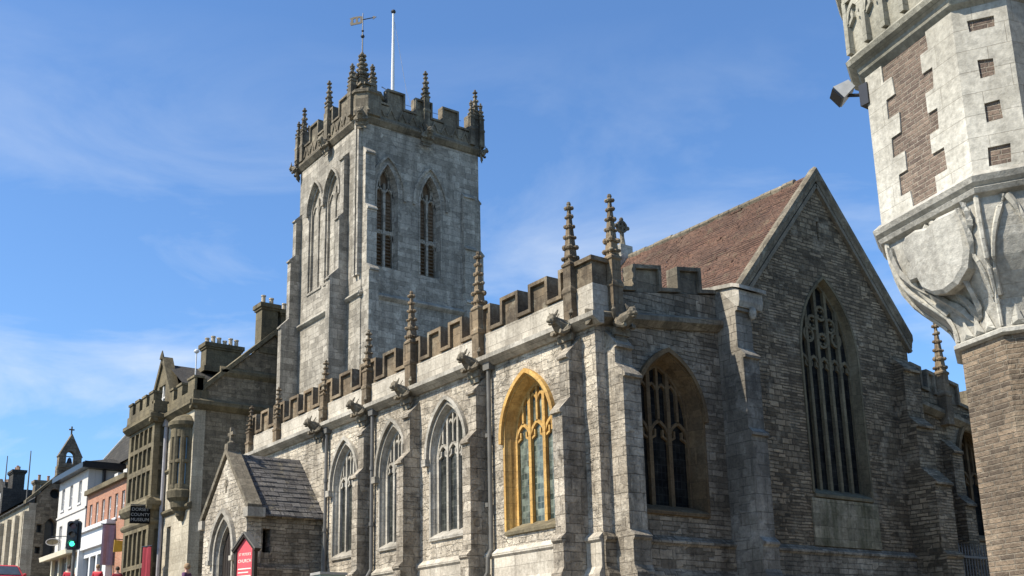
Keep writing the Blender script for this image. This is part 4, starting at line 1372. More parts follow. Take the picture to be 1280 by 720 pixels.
mstring(ME, 16.3, 24, 13.25, 0.3, 0.36)
mstring(ME, 17.6, 24, 14.85, 0.12, 0.3)
mstring(MF, -49.3, -45.9, 8.7, 0.16, 0.2)
mstring(MF, -49.3, -47.7, 10.6, 0.1, 0.15)
# parapet with battlements
mb = MB()
mb.fbox(MF, -49.3, -45.95, 13.35, 13.75, -0.35, 0.12)
for a, b in ((-49.1, -48.6), (-48.1, -47.5), (-46.75, -45.93)):
    mb.fbox(MF, a, b, 13.75, 14.3, -0.3, 0.09)
    mb.fbox(MF, a - 0.04, b + 0.04, 14.3, 14.4, -0.35, 0.14)
mb.fbox(ME, 16.75, 17.1, 13.35, 13.75, -0.3, 0.08)
mb.fbox(ME, 16.55, 17.0, 13.75, 14.3, -0.3, 0.07)
mb.build('parapet', 'museum_trim', mus)
# square bay
BX0, BX1, BY = -53.1, -49.45, 15.93
BF = Fr((0, BY, 0), (1, 0, 0))
BE = Fr((BX1, 0, 0), (0, 1, 0))
bay = MB()
lightsU = [(9.55, 10.7), (10.95, 11.8), (12.0, 12.75)]
lightsL = [(5.0, 6.3), (6.5, 8.0)]
hs = []
nB = 5
for z0, z1 in lightsU + lightsL:
    for k in range(nB):
        a = BX0 + 0.22 + (BX1 - BX0 - 0.44) * k / nB
        b = BX0 + 0.22 + (BX1 - BX0 - 0.44) * (k + 1) / nB
        hs.append([(a + 0.07, z0), (b - 0.07, z0), (b - 0.07, z1), (a + 0.07, z1)])
bay.slab(BF, [(BX0, GM), (BX1, GM), (BX1, 13.2), (BX0, 13.2)], hs, -0.2, 0.0)
hs2 = [[(BY + 0.27, z0), (16.45, z0), (16.45, z1), (BY + 0.27, z1)] for z0, z1 in lightsU + lightsL]
bay.slab(BE, [(BY + 0.2, GM), (16.53, GM), (16.53, 13.2), (BY + 0.2, 13.2)], hs2, -0.18, 0.0)
bay.box(BX0, BX0 + 0.2, BY + 0.2, 16.5, GM, 13.2)
bayo = bay.build('bay_window', 'museum_trim', mus)
mb = MB()
mb.fbox(BF, BX0 + 0.1, BX1 - 0.1, 4.8, 12.9, -0.16, -0.12)
mb.fbox(BE, BY + 0.2, 16.5, 4.8, 12.9, -0.14, -0.1)
mb.build('glazing', 'oliveglass', bayo)
for z, d, h in ((13.25, 0.3, 0.36), (9.25, 0.22, 0.4), (8.4, 0.1, 0.2)):
    mb = MB()
    pr = [(-0.05, z - h), (d * 0.25, z - h), (d, z - h * 0.45), (d, z), (0, z + h * 0.5), (-0.05, z + h * 0.5)]
    mb.fprism(BF, pr, BX0 - 0.2, BX1 + d * 0.9)
    mb.fprism(BE, pr, BY - d * 0.9, 16.5)
    mb.build('string_course', 'museum_trim', bayo)
mb = MB()
mb.fbox(BF, BX0 - 0.1, BX1 + 0.12, 13.38, 13.75, -0.3, 0.14)
for k in range(4):
    a = BX0 + 0.0 + k * 1.0
    mb.fbox(BF, a, a + 0.56, 13.75, 14.3, -0.28, 0.10)
    mb.fbox(BF, a - 0.04, a + 0.6, 14.3, 14.4, -0.3, 0.15)
mb.fbox(BE, BY - 0.1, 16.5, 13.38, 13.9, -0.25, 0.115)
mb.build('parapet', 'museum_trim', bayo)
# front gable with its window, roofs
mb = MB()
GF = Fr((0, 16.75, 0), (1, 0, 0))
mb.slab(GF, [(-52.75, 13.5), (-49.65, 13.5), (-49.65, 14.0), (-51.2, 16.35), (-52.75, 14.0)], [[(-51.65, 13.9), (-50.75, 13.9), (-50.75, 15.1), (-51.65, 15.1)]], -0.35, 0.0)
for s in (-1, 1):
    mb.sweep(GF, [(-51.2 + s * 1.7, 13.9), (-51.2, 16.48)], 0.10, -0.4, 0.1)
mb.lathe((-51.2, 16.65, 16.4), [(0.12, 0), (0.09, 0.2), (0.02, 0.45)], 6)
mb.build('front_gable', 'museum_trim', mus)
mb = MB()
mb.fbox(GF, -51.65, -50.75, 13.9, 15.1, -0.2, -0.16)
mb.fbox(GF, -51.25, -51.15, 13.9, 15.1, -0.17, -0.05)
mb.fbox(GF, -51.65, -50.75, 14.45, 14.53, -0.17, -0.06)
mb.build('gable_window', 'render', mus)
mb = MB()
mb.add([(-51.2, 16.9, 16.2), (-51.2, 24, 16.2), (-46.3, 24, 13.2), (-46.3, 16.9, 13.2), (-54.3, 24, 13.2), (-54.3, 16.9, 13.2)], [(0, 1, 2, 3), (0, 1, 4, 5)])
mb.add([(-46.35, 20.15, 16.6), (-54.5, 20.15, 16.6), (-54.5, 16.9, 13.5), (-46.35, 16.9, 13.5), (-54.5, 23.4, 13.5), (-46.35, 23.4, 13.5)], [(0, 1, 2, 3), (0, 1, 4, 5)])
mb.build('roof', 'slate', mus)
mb = MB()
for s in (-1, 1):
    mb.prism([ME.p(20.15 + s * 3.3, 13.75, -0.55), ME.p(20.15 + s * 3.3, 13.75, 0.12), ME.p(20.15 + s * 3.3, 14.0, 0.12), ME.p(20.15 + s * 3.3, 14.0, -0.55)], ME.p(20.15, 16.85, 0) - ME.p(20.15 + s * 3.3, 13.75, 0))
mb.build('gable_coping', 'museum_trim', mus)
def chimney(x0, x1, y0, y1, z0, z1, parent, mat, pots, along, pot='pot'):
    mb = MB()
    mb.box(x0, x1, y0, y1, z0, z1 - 0.3)
    mb.box(x0 - 0.1, x1 + 0.1, y0 - 0.1, y1 + 0.1, z0, z0 + 0.25)
    mb.box(x0 - 0.06, x1 + 0.06, y0 - 0.06, y1 + 0.06, z1 - 0.3, z1 - 0.2)
    mb.box(x0 - 0.12, x1 + 0.12, y0 - 0.12, y1 + 0.12, z1 - 0.2, z1)
    c = mb.build('chimney', mat, parent)
    for k in range(pots):
        f = (k + 0.5) / pots
        x, y = ((x0 + x1) / 2, y0 + (y1 - y0) * f) if along == 'y' else (x0 + (x1 - x0) * f, (y0 + y1) / 2)
        p = MB()
        h = random.uniform(0.28, 0.5)
        p.lathe((x, y, z1), [(0.13, 0), (0.11, 0.05), (0.10, h - 0.06), (0.125, h - 0.05), (0.12, h), (0.08, h)], 8)
        p.build('pot', pot, c)
    return c
chimney(-51.0, -50.3, 18.5, 20.3, 15.9, 17.35, mus, 'museum_trim', 6, 'y', 'pot_pale')
chimney(-46.75, -46.05, 19.5, 20.3, 15.9, 18.35, mus, 'museum_trim', 2, 'y', 'pot_pale')
chimney(-46.7, -46.1, 20.5, 21.0, 15.9, 18.2, mus, 'museum_trim', 1, 'y', 'pot_pale')
mb = MB()
mb.tube([(-48.3, 17.3, 14.2), (-48.3, 17.3, 16.25)], 0.03, 6)
mb.blob((-48.3, 17.3, 16.2), 0.13, 1, 1, 0.8, 8, 5)
mb.build('finial', 'white', mus)
# oriel turret on the corner
OX, OY = -46.78, 16.45
mb = MB()
mb.lathe((OX, OY, 0), [(0.10, 8.05), (0.24, 8.25), (0.27, 8.45), (0.46, 8.6), (0.50, 8.85), (0.64, 9.0), (0.67, 9.3), (0.58, 9.42)], 16)
for z0, z1, r in ((9.3, 9.6, 0.60), (10.5, 10.68, 0.63), (11.65, 12.1, 0.61)):
    mb.lathe((OX, OY, 0), [(r - 0.06, z0), (r, z0 + 0.03), (r, z1 - 0.03), (r - 0.06, z1)], 16)
mb.lathe((OX, OY, 0), [(0.6, 12.05), (0.74, 12.2), (0.76, 12.35), (0.64, 12.45), (0.45, 12.62), (0.15, 12.75)], 16)
for k in range(7):
    a = -pi * 1.12 + k * pi / 5.2
    mb.tube([(OX + 0.5 * cos(a), OY + 0.5 * sin(a), 9.4), (OX + 0.5 * cos(a), OY + 0.5 * sin(a), 12.0)], 0.135, 8)
ori = mb.build('oriel', 'museum_trim', mus)
mb = MB()
mb.lathe((OX, OY, 0), [(0.5, 9.4), (0.5, 11.9)], 16)
mb.build('glazing', 'blueglass', ori)
mb = MB()
mb.tube([(-49.3, 16.42, 13.2), (-49.3, 16.42, GM)], 0.09, 8)
mb.box(-49.45, -49.15, 16.3, 16.53, 12.7, 13.0)
mb.build('downpipe', 'pipe_light', mus)

# projecting black sign, red and mauve banners, little yellow sign
hsn = tag(empty('hanging_sign', (-49.5, 15.5, 8.2)), 'black projecting signboard with three lines of pale lettering beside the museum bay', 'sign')
HF = Fr((-49.48, 15.53, 0), (0.25, 1, 0))
mb = MB()
mb.fbox(HF, -0.43, 0.43, 8.2, 8.98, -0.04, 0.04)
mb.build('board', 'signblack', hsn)
mb = MB()
mb.fbox(HF, -0.43, 0.95, 9.0, 9.05, -0.02, 0.02)
mb.build('bracket', 'black', hsn)
for k, (tx, sz) in enumerate((('DORSET', 0.2), ('COUNTY', 0.19), ('MUSEUM', 0.2))):
    text_mesh(tx, sz, HF, 0, 8.76 - k * 0.23, 0.042, 'kerb', hsn)
def banner(name, fr, u0, u1, z0, z1, mat, label, cat='banner', pole=True):
    b = tag(empty(name, fr.p((u0 + u1) / 2, z0, 0)), label, cat)
    mb = MB()
    n = 8
    top = [fr.p(u0 + (u1 - u0) * k / n, z1, 0.03 * sin(k * 1.3)) for k in range(n + 1)]
    bot = [fr.p(u0 + (u1 - u0) * k / n, z0, 0.05 * sin(k * 1.3 + 0.5)) for k in range(n + 1)]
    mb.strip(top, bot)
    mb.strip([p + fr.N * 0.015 for p in top], [p + fr.N * 0.015 for p in bot])
    mb.build('cloth', mat, b)
    mb = MB()
    mb.tube([fr.p(u0 - 0.1, z1 + 0.03, 0), fr.p(u1 + 0.1, z1 + 0.03, 0)], 0.03, 6)
    mb.build('rod', 'black', b)
    return b
banner('banner', Fr((-48.9, 15.75, 0), (1, 0.3, 0)), -0.28, 0.28, 5.2, 7.1, 'crimson', 'bright red banner hanging at the foot of the museum bay')
banner('banner', Fr((-56.3, 0, 0), (0, 1, 0)), 15.85, 16.6, 6.95, 8.95, 'mauve', 'mauve banner hanging in front of the brick shop')
ys = tag(empty('shop_sign', (-54.85, 16.2, 7.3)), 'small yellow sign projecting between the brick shop and the museum', 'sign')
mb = MB()
YF = Fr((-54.85, 16.25, 0), (0, 1, 0))
mb.slab(YF, [(-0.22, 7.45), (0.2, 7.5), (0.24, 8.0), (-0.2, 8.05)], [], -0.03, 0.03)
mb.build('board', 'yellow', ys)
mb = MB()
mb.fbox(YF, -0.2, 0.35, 8.06, 8.1, -0.015, 0.015)
mb.build('bracket', 'black', ys)

# ------------------------------------------------------------------ orange brick shop
def sash(fr, u, z, w, h, parent, depth=0.12, mat='white', bars=True):
    mb = MB()
    mb.sweep(fr, [(u - w / 2 + 0.03, z), (u + w / 2 - 0.03, z), (u + w / 2 - 0.03, z + h), (u - w / 2 + 0.03, z + h)], 0.045, -depth - 0.02, -depth + 0.04, closed=True)
    if bars:
        mb.fbox(fr, u - w / 2, u + w / 2, z + h / 2 - 0.03, z + h / 2 + 0.03, -depth - 0.02, -depth + 0.03)
        mb.fbox(fr, u - 0.02, u + 0.02, z, z + h, -depth - 0.02, -depth + 0.02)
    mb.fbox(fr, u - w / 2 - 0.08, u + w / 2 + 0.08, z - 0.1, z, -0.02, 0.08)
    o = mb.build('window', mat, parent)
    g = MB()
    g.fbox(fr, u - w / 2, u + w / 2, z, z + h, -depth - 0.05, -depth - 0.02)
    g.build('pane', 'winglass', o)
def rect(u, z, w, h):
    return [(u - w / 2, z), (u + w / 2, z), (u + w / 2, z + h), (u - w / 2, z + h)]
BG = gz(-58) - 0.5
bs_ = tag(empty('brick_shop', (-58.2, 18.5, BG)), 'orange brick shop with white shopfront between the museum and the white house', 'shop')
KF = Fr((0, 16.5, 0), (1, 0, 0))
KX0, KX1 = -61.75, -54.75
us = [KX0 + 0.75 + k * 1.12 for k in range(6)]
mb = MB()
mb.slab(KF, [(KX0, 8.3), (KX1, 8.3), (KX1, 11.15), (KX0, 11.15)], [rect(u, 9.35, 0.5, 1.25) for u in us], -0.35, 0.0)
mb.box(KX0, KX0 + 0.3, 16.85, 21, BG, 11.1)
mb.box(KX1 - 0.02, KX1, 16.85, 21, BG, 11.1)
mb.box(KX0, KX1, 20.7, 21, BG, 11.1)
mb.build('wall', 'brick', bs_)
for u in us:
    sash(KF, u, 9.35, 0.5, 1.25, bs_)
mb = MB()
mb.fbox(KF, KX0, KX1, 11.15, 11.4, -0.3, 0.22)
mb.build('eaves_cornice', 'museum_trim', bs_)
mb = MB()
mb.add([(KX0, 16.35, 11.3), (KX1, 16.35, 11.3), (KX1, 18.8, 12.9), (KX0, 18.8, 12.9), (KX1, 21.2, 11.3), (KX0, 21.2, 11.3)], [(0, 1, 2, 3), (3, 2, 4, 5)])
mb.build('roof', 'stoneslate', bs_)
for u in (-58.4, -56.9):
    mb = MB()
    z = 11.3 + (17.0 - 16.35) * 0.47
    mb.box(u - 0.3, u + 0.3, 16.95, 17.45, z, z + 0.34)
    mb.build('skylight', 'render', bs_)
mb = MB()
hsf = [rect(-61.0, BG + 0.9, 1.0, 2.0), rect(-59.75, BG + 0.9, 1.0, 2.0), rect(-58.5, BG + 0.9, 1.0, 2.0), rect(-57.3, BG + 0.5, 0.8, 2.4)]
mb.slab(KF, [(KX0, BG), (-56.5, BG), (-56.5, 8.4), (KX0, 8.4)], hsf, -0.2, 0.06)
mb.fbox(KF, KX0, -56.5, 8.15, 9.05, -0.1, 0.28)
mb.fbox(KF, KX0 - 0.05, -56.4, 9.05, 9.25, -0.1, 0.45)
for u in (KX0 + 0.1, -56.6):
    mb.fbox(KF, u - 0.13, u + 0.13, BG, 9.05, 0.0, 0.33)
sf = mb.build('shopfront', 'white', bs_)
mb = MB()
mb.fbox(KF, KX0 + 0.2, -56.8, BG + 0.4, 8.2, -0.3, -0.15)
mb.build('shop_window', 'winglass', sf)
mb = MB()
mb.fbox(KF, -56.5, KX1, BG, 8.3, -0.35, 0.0)
mb.build('wall', 'brick', bs_)

# ------------------------------------------------------------------ white rendered house
WG = gz(-65) - 0.6
wh = tag(empty('white_house', (-64.8, 19, WG)), 'tall white rendered house with dark eaves cornice above the traffic light', 'house')
WX0, WX1 = -67.9, -61.95
us = [-66.9, -65.2, -63.4]
hl = [rect(u, 11.0, 0.6, 1.25) for u in us] + [rect(u, 8.6, 0.65, 1.5) for u in us]
mb = MB()
mb.slab(KF, [(WX0, WG), (WX1, WG), (WX1, 12.75), (WX0, 12.75)], hl, -0.35, 0.02)
mb.box(WX1 - 0.3, WX1, 16.86, 19.5, WG, 12.7)
mb.box(WX0, WX0 + 0.3, 16.86, 19.5, WG, 12.7)
mb.box(WX0, WX1, 19.2, 19.5, WG, 12.7)
mb.fbox(KF, WX0, WX1, 10.55, 10.65, -0.1, 0.08)
mb.build('wall', 'render', wh)
for u in us:
    sash(KF, u, 11.0, 0.6, 1.25, wh)
    sash(KF, u, 8.6, 0.65, 1.5, wh)
mb = MB()
mb.box(WX0 - 0.1, WX1 + 0.35, 16.05, 19.7, 12.72, 13.02)
mb.box(WX0, WX1 + 0.2, 16.2, 19.6, 13.02, 13.12)
mb.build('eaves_cornice', 'black', wh)
mb = MB()
mb.add([(WX0, 16.2, 13.1), (WX1, 16.2, 13.1), (WX1 - 1.2, 18, 13.6), (WX0, 18, 13.6), (WX1, 19.6, 13.1), (WX0, 19.6, 13.1)], [(0, 1, 2, 3), (3, 2, 4, 5), (1, 4, 2)])
mb.build('roof', 'slate', wh)
mb = MB()
mb.tube([(WX1 + 0.1, 17.3, 12.7), (WX1 + 0.1, 17.3, 8)], 0.1, 6)
mb.build('downpipe', 'black', wh)
mb = MB()
mb.fprism(KF, [(0, 8.2), (0.85, 8.05), (0.9, 8.3), (0, 8.55)], WX0 + 0.2, WX1 - 0.1)
mb.build('shop_fascia', 'cream', wh)
mb = MB()
for u in (-67.6, -66.0, -64.3, -62.4):
    mb.fbox(KF, u - 0.12, u + 0.12, WG, 8.2, 0.0, 0.2)
mb.build('pilasters', 'cream', wh)
mb = MB()
for a, b in ((-67.4, -66.2), (-65.8, -64.5), (-64.1, -62.6)):
    mb.fbox(KF, a, b, WG + 0.5, 8.1, 0.02, 0.06)
mb.build('shop_window', 'winglass', wh)
ov = tag(empty('oval_sign', (-65.9, 15.9, 8.85)), 'small pale oval hanging sign above the cream shop fascia', 'sign')
OF = Fr((-65.85, 15.85, 0), (0.6, 0.8, 0))
mb = MB()
mb.slab(OF, [(0.4 * cos(k * pi / 8), 9.05 + 0.21 * sin(k * pi / 8)) for k in range(16)], [], -0.04, 0.04)
mb.build('board', 'museum_trim', ov)
mb = MB()
mb.sweep(OF, [(0.375 * cos(k * pi / 8), 9.05 + 0.19 * sin(k * pi / 8)) for k in range(16)], 0.025, 0.03, 0.06, closed=True)
mb.build('rim', 'kerb', ov)
mb = MB()
mb.fbox(OF, -0.1, 0.75, 9.34, 9.38, -0.02, 0.02)
mb.build('bracket', 'black', ov)

# slate roofed houses behind
def hip_house(name, label, x0, x1, xa, y0, ya, y1, ze, zr, finial=True):
    r = tag(empty(name, ((x0 + x1) / 2, (y0 + y1) / 2, gz(x0))), label, 'house', 'slate roofed houses behind the shops')
    mb = MB()
    mb.box(x0 + 0.2, x1 - 0.2, y0 + 0.2, y1 - 0.2, gz(x1) - 0.5, ze)
    mb.build('wall', 'museum', r)
    mb = MB()
    mb.add([(x0, y0, ze - 0.05), (x1, y0, ze - 0.05), (xa, ya, zr), (xa, y1, zr), (x0, y1, ze - 0.05), (x1, y1, ze - 0.05)], [(0, 1, 2), (0, 2, 3, 4), (1, 5, 3, 2), (3, 5, 4)])
    mb.build('roof', 'slate', r)
    mb = MB()
    mb.tube([(x0, y0, ze), (xa, ya, zr + 0.05), (xa, y1, zr + 0.05)], 0.09, 6)
    mb.tube([(x1, y0, ze), (xa, ya, zr + 0.05)], 0.09, 6)
    mb.build('hip_tiles', 'kerb', r)
    mb = MB()
    mb.lathe((xa, ya, zr), [(0.16, 0), (0.12, 0.25), (0.05, 0.5), (0.02, 0.7)], 6)
    mb.build('finial', 'black', r)
hip_house('slate_roofed_house', 'steep dark slate roof rising behind the brick shop against the museum', -68.5, -57.6, -62.2, 18.2, 18.9, 26, 13.3, 15.4)
hip_house('slate_roofed_house', 'lower dark slate roof seen over the white house cornice', -71.0, -63.5, -67.3, 19.8, 20.0, 27, 14.0, 16.0)

# ------------------------------------------------------------------ chapel with a bellcote
CG = gz(-75) - 0.5
ch = tag(empty('chapel', (-76, 19, CG)), 'grey stone chapel with a gabled bellcote beyond the white house', 'chapel')
CE = Fr((-70, 0, 0), (0, 1, 0))
CS = Fr((0, 15.33, 0), (1, 0, 0))
mb = MB()
rw = [(16.75 + 0.3 * cos(k * pi / 8), 12.45 + 0.3 * sin(k * pi / 8)) for k in range(16)]
aw = arch(16.62, 0.62, 10.5, 10.95, 6, 8.6)
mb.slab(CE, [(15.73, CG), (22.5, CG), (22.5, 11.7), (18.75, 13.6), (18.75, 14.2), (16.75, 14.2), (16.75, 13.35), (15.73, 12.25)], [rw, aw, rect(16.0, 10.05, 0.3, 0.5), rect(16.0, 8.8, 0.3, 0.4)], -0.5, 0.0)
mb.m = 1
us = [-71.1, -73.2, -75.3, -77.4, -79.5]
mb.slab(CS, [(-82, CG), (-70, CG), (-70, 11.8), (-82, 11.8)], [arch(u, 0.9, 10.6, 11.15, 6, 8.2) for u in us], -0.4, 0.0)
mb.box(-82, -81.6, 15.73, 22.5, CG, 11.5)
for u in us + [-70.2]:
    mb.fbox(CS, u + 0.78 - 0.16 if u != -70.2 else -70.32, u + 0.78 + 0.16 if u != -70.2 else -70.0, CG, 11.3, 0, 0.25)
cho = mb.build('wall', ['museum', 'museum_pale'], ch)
mb = MB()
mb.box(-81.5, -70.55, 15.8, 16.0, CG, 11.6)
mb.box(-70.55, -70.5, 16, 18, CG, 13)
mb.build('window_glass', 'winglass', ch)
mb = MB()
mb.add([(-82, 15.1, 11.75), (-70.1, 15.1, 11.75), (-70.1, 18.3, 14.0), (-82, 18.3, 14.0), (-70.1, 22.6, 11.6), (-82, 22.6, 11.6)], [(0, 1, 2, 3), (3, 2, 4, 5)])
mb.build('roof', 'slate', ch)
mb = MB()
mb.prism([CE.p(15.1, 11.75, -0.5), CE.p(15.1, 11.75, 0.1), CE.p(15.1, 11.95, 0.1), CE.p(15.1, 11.95, -0.5)], (0, 1.75, 1.75))
mb.build('gable_coping', 'museum_trim', ch)
mb = MB()
bo = arch(17.47, 0.52, 14.85, 15.15, 6, 14.35)
mb.slab(CE, [(16.8, 14.1), (18.14, 14.1), (18.14, 14.75), (18.2, 14.8), (17.47, 16.25), (16.74, 14.8), (16.8, 14.75)], [bo], -0.45, 0.05)
bc = mb.build('bellcote', 'museum', ch)
mb = MB()
mb.lathe((-70.2, 17.47, 14.42), [(0.2, 0), (0.16, 0.06), (0.11, 0.28), (0.04, 0.36)], 10)
mb.tube([(-70.2, 17.2, 14.84), (-70.2, 17.75, 14.84)], 0.03, 6)
mb.build('bell', 'black', bc)
mb = MB()
XF = Fr((-70.2, 17.47, 0), (0, 1, 0))
mb.sweep(XF, [(0, 16.2), (0, 16.75)], 0.04, -0.04, 0.04)
mb.sweep(XF, [(-0.16, 16.55), (0.16, 16.55)], 0.04, -0.038, 0.038)
mb.build('cross', 'museum_trim', bc)

# terrace house with a dormer, far left
TG = 7.5
th_ = tag(empty('terrace_house', (-94, 22, TG)), 'distant slate roofed house with a dormer and rows of chimney pots, far left', 'house')
mb = MB()
mb.box(-106, -88, 18.5, 26, TG, 14.2)
mb.build('wall', 'museum', th_)
mb = MB()
mb.add([(-106, 18.2, 14.1), (-88, 18.2, 14.1), (-88, 22, 16.6), (-106, 22, 16.6), (-88, 26.2, 14.1), (-106, 26.2, 14.1)], [(0, 1, 2, 3), (3, 2, 4, 5)])
mb.add([(-88.02, 18.5, 14.1), (-88.02, 26, 14.1), (-88.02, 22, 16.55)], [(0, 1, 2)])
mb.build('roof', 'slate', th_)
DF = Fr((0, 18.4, 0), (1, 0, 0))
mb = MB()
mb.slab(DF, [(-96.4, 14.2), (-93.4, 14.2), (-93.4, 16.3), (-94.9, 17.2), (-96.4, 16.3)], [rect(-94.9, 14.8, 1.5, 1.3)], -0.2, 0)
mb.box(-96.4, -93.4, 18.6, 21, 14.2, 16.25)
dm = mb.build('dormer', 'slate', th_)
sash(DF, -94.9, 14.8, 1.5, 1.3, dm) if False else None
mb = MB()
mb.fbox(DF, -95.65, -94.15, 14.8, 16.1, -0.15, -0.1)
mb.build('dormer_window', 'render', dm)
chimney(-95.5, -93.5, 19.6, 20.5, 15.5, 18.2, th_, 'buffdark', 2, 'x', 'buffdark') if False else None
chimney(-96.2, -94.6, 19.3, 20.2, 15.2, 18.0, th_, 'slate', 3, 'x')
chimney(-88.9, -88.1, 19.6, 24.2, 14.0, 16.2, th_, 'museum', 7, 'y')
chimney(-101.5, -100.0, 19.6, 20.6, 15.0, 17.8, th_, 'slate', 3, 'x')
for x, y, h in ((-89.6, 19.4, 18.7), (-95.9, 19.0, 19.3)):
    mb = MB()
    mb.tube([(x, y, 14.3), (x, y, h)], [0.07, 0.035], 6)
    mb.build('aerial_mast', 'iron', th_)

# ------------------------------------------------------------------ traffic light
tl = tag(empty('traffic_light', (-39.6, 10.2, gz(-39.6) + 0.12)), 'black traffic light showing green on a grey pole by the pavement', 'traffic light')
zx = 5.85
mb = MB()
mb.tube([(-39.72, 10.28, gz(-39.6)), (-39.72, 10.28, 6.9)], 0.06, 10)
mb.build('pole', 'iron', tl)
TF = Fr((-39.6, 10.2, 0), (0.49, 0.87, 0))
mb = MB()
out_ = [(-0.24, zx + 0.06), (-0.18, zx), (0.18, zx), (0.24, zx + 0.06), (0.24, 6.78), (0.18, 6.84), (-0.18, 6.84), (-0.24, 6.78)]
mb.slab(TF, out_, [], -0.06, 0.0)
mb.fbox(TF, -0.14, 0.14, zx + 0.06, 6.78, 0.0, 0.14)
hd = mb.build('signal_head', 'black', tl)
for k, (nm, mt) in enumerate((('green_lamp', 'green_lamp'), ('amber_lamp', 'amber_lens'), ('red_lamp', 'red_lens'))):
    z = zx + 0.19 + k * 0.3
    mb = MB()
    mb.slab(TF, [(0.09 * cos(a * pi / 8), z + 0.09 * sin(a * pi / 8)) for a in range(16)], [], 0.13, 0.15)
    mb.build(nm, mt, tl)
    mb = MB()
    arc = [(0.115 * cos(a * pi / 10), z + 0.115 * sin(a * pi / 10)) for a in range(11)]
    mb.sweep(TF, arc, 0.008, 0.13, 0.30)
    mb.build('visor', 'black', hd)

# ------------------------------------------------------------------ people (only heads reach the picture)
def person(loc, rz, top, hair_m, label, tall=1.0):
    root = tag(empty('person', loc), label, 'person')
    def skin(name, vs, es, rads, mat, sub=2):
        me = bpy.data.meshes.new(name)
        me.from_pydata(vs, es, [])
        o = bpy.data.objects.new(name, me)
        COL.objects.link(o)
        md_ = o.modifiers.new('skin', 'SKIN')
        me.skin_vertices[0].data[0].use_root = True
        for i, r in enumerate(rads):
            me.skin_vertices[0].data[i].radius = (r, r * 0.82) if not isinstance(r, tuple) else r
        o.modifiers.new('sub', 'SUBSURF').levels = sub
        o.modifiers['sub'].render_levels = sub
        bpy.context.view_layer.update()
        dg = bpy.context.evaluated_depsgraph_get()
        nm = bpy.data.meshes.new_from_object(o.evaluated_get(dg))
        bpy.data.objects.remove(o)
        nm.materials.clear()
        nm.materials.append(M[mat])
        for p in nm.polygons:
            p.use_smooth = True
        q = bpy.data.objects.new(name, nm)
        COL.objects.link(q)
        q.parent = root
        WO[q.name] = WO[root.name]
        return q
    vs = [(0, 0, .95), (0, 0, 1.15), (0, 0.01, 1.36), (0, 0.01, 1.47), (0, -.01, 1.56), (0, -.015, 1.64), (0, -.01, 1.70),
          (.10, 0, .90), (.11, -.02, .50), (.11, .02, .09), (.11, -.12, .05), (-.10, 0, .90), (-.11, .03, .50), (-.11, .06, .09), (-.11, -.08, .05),
          (.19, 0.01, 1.39), (.24, 0.03, 1.12), (.24, -.08, .90), (.24, -.12, .80), (-.19, 0.01, 1.39), (-.24, 0.03, 1.12), (-.24, -.05, .90), (-.24, -.08, .80)]
    es = [(0, 1), (1, 2), (2, 3), (3, 4), (4, 5), (5, 6), (0, 7), (7, 8), (8, 9), (9, 10), (0, 11), (11, 12), (12, 13), (13, 14), (2, 15), (15, 16), (16, 17), (17, 18), (2, 19), (19, 20), (20, 21), (21, 22)]
    ra = [.15, .135, .15, .06, .085, .10, .075, .10, .065, .045, .035, .10, .065, .045, .035, .065, .05, .038, .04, .065, .05, .038, .04]
    b = skin('body', vs, es, ra, 'skin')
    nose = MB()
    skin('jacket', vs[:3] + [vs[15], vs[16], (.24, -.06, .94), vs[19], vs[20], (-.24, -.04, .94)], [(0, 1), (1, 2), (2, 3), (3, 4), (4, 5), (2, 6), (6, 7), (7, 8)],
         [.185, .17, .175, .085, .068, .055, .085, .068, .055], top)
    skin('trousers', [(0, 0, .96), vs[7], vs[8], (.11, .02, .12), vs[11], vs[12], (-.11, .06, .12)], [(0, 1), (1, 2), (2, 3), (0, 4), (4, 5), (5, 6)], [.165, .12, .088, .075, .12, .088, .075], 'trousers')
    mb = MB()
    o0 = WO[root.name]
    mb.lathe(o0 + Vector((0, 0.015, 0)), [(0.085, 1.57), (0.112, 1.62), (0.115, 1.68), (0.095, 1.74), (0.05, 1.775), (0.01, 1.785)], 12, 0, 0.95, 1.08)
    mb.build('hair', hair_m, root, smooth=True)
    mb = MB()
    for s in (-1, 1):
        mb.blob(o0 + Vector((s * 0.11, -0.07, 0.04)), 0.055, 1, 2.2, 0.8, 8, 5)
    mb.build('shoes', 'black', root, smooth=True)
    root.rotation_euler = (0, 0, rz)
    root.scale = (tall, tall, tall)
    return root
def onp(x, y):
    return (x, y, gz(x) + 0.12)
person(onp(-40.6, 14.6), -0.9, 'purple', 'hair', 'person in a purple jacket walking past the museum beside the porch')
person(onp(-49.6, 12.7), 1.2, 'red', 'darkhair', 'person in a red top below the traffic light', 0.9)
person(onp(-53.2, 14.9), 1.0, 'red', 'hair', 'person in a red top in front of the white shopfront', 0.94)
person(onp(-52.0, 15.45), 1.4, 'crimson', 'darkhair', 'person in crimson under the mauve banner', 0.9)

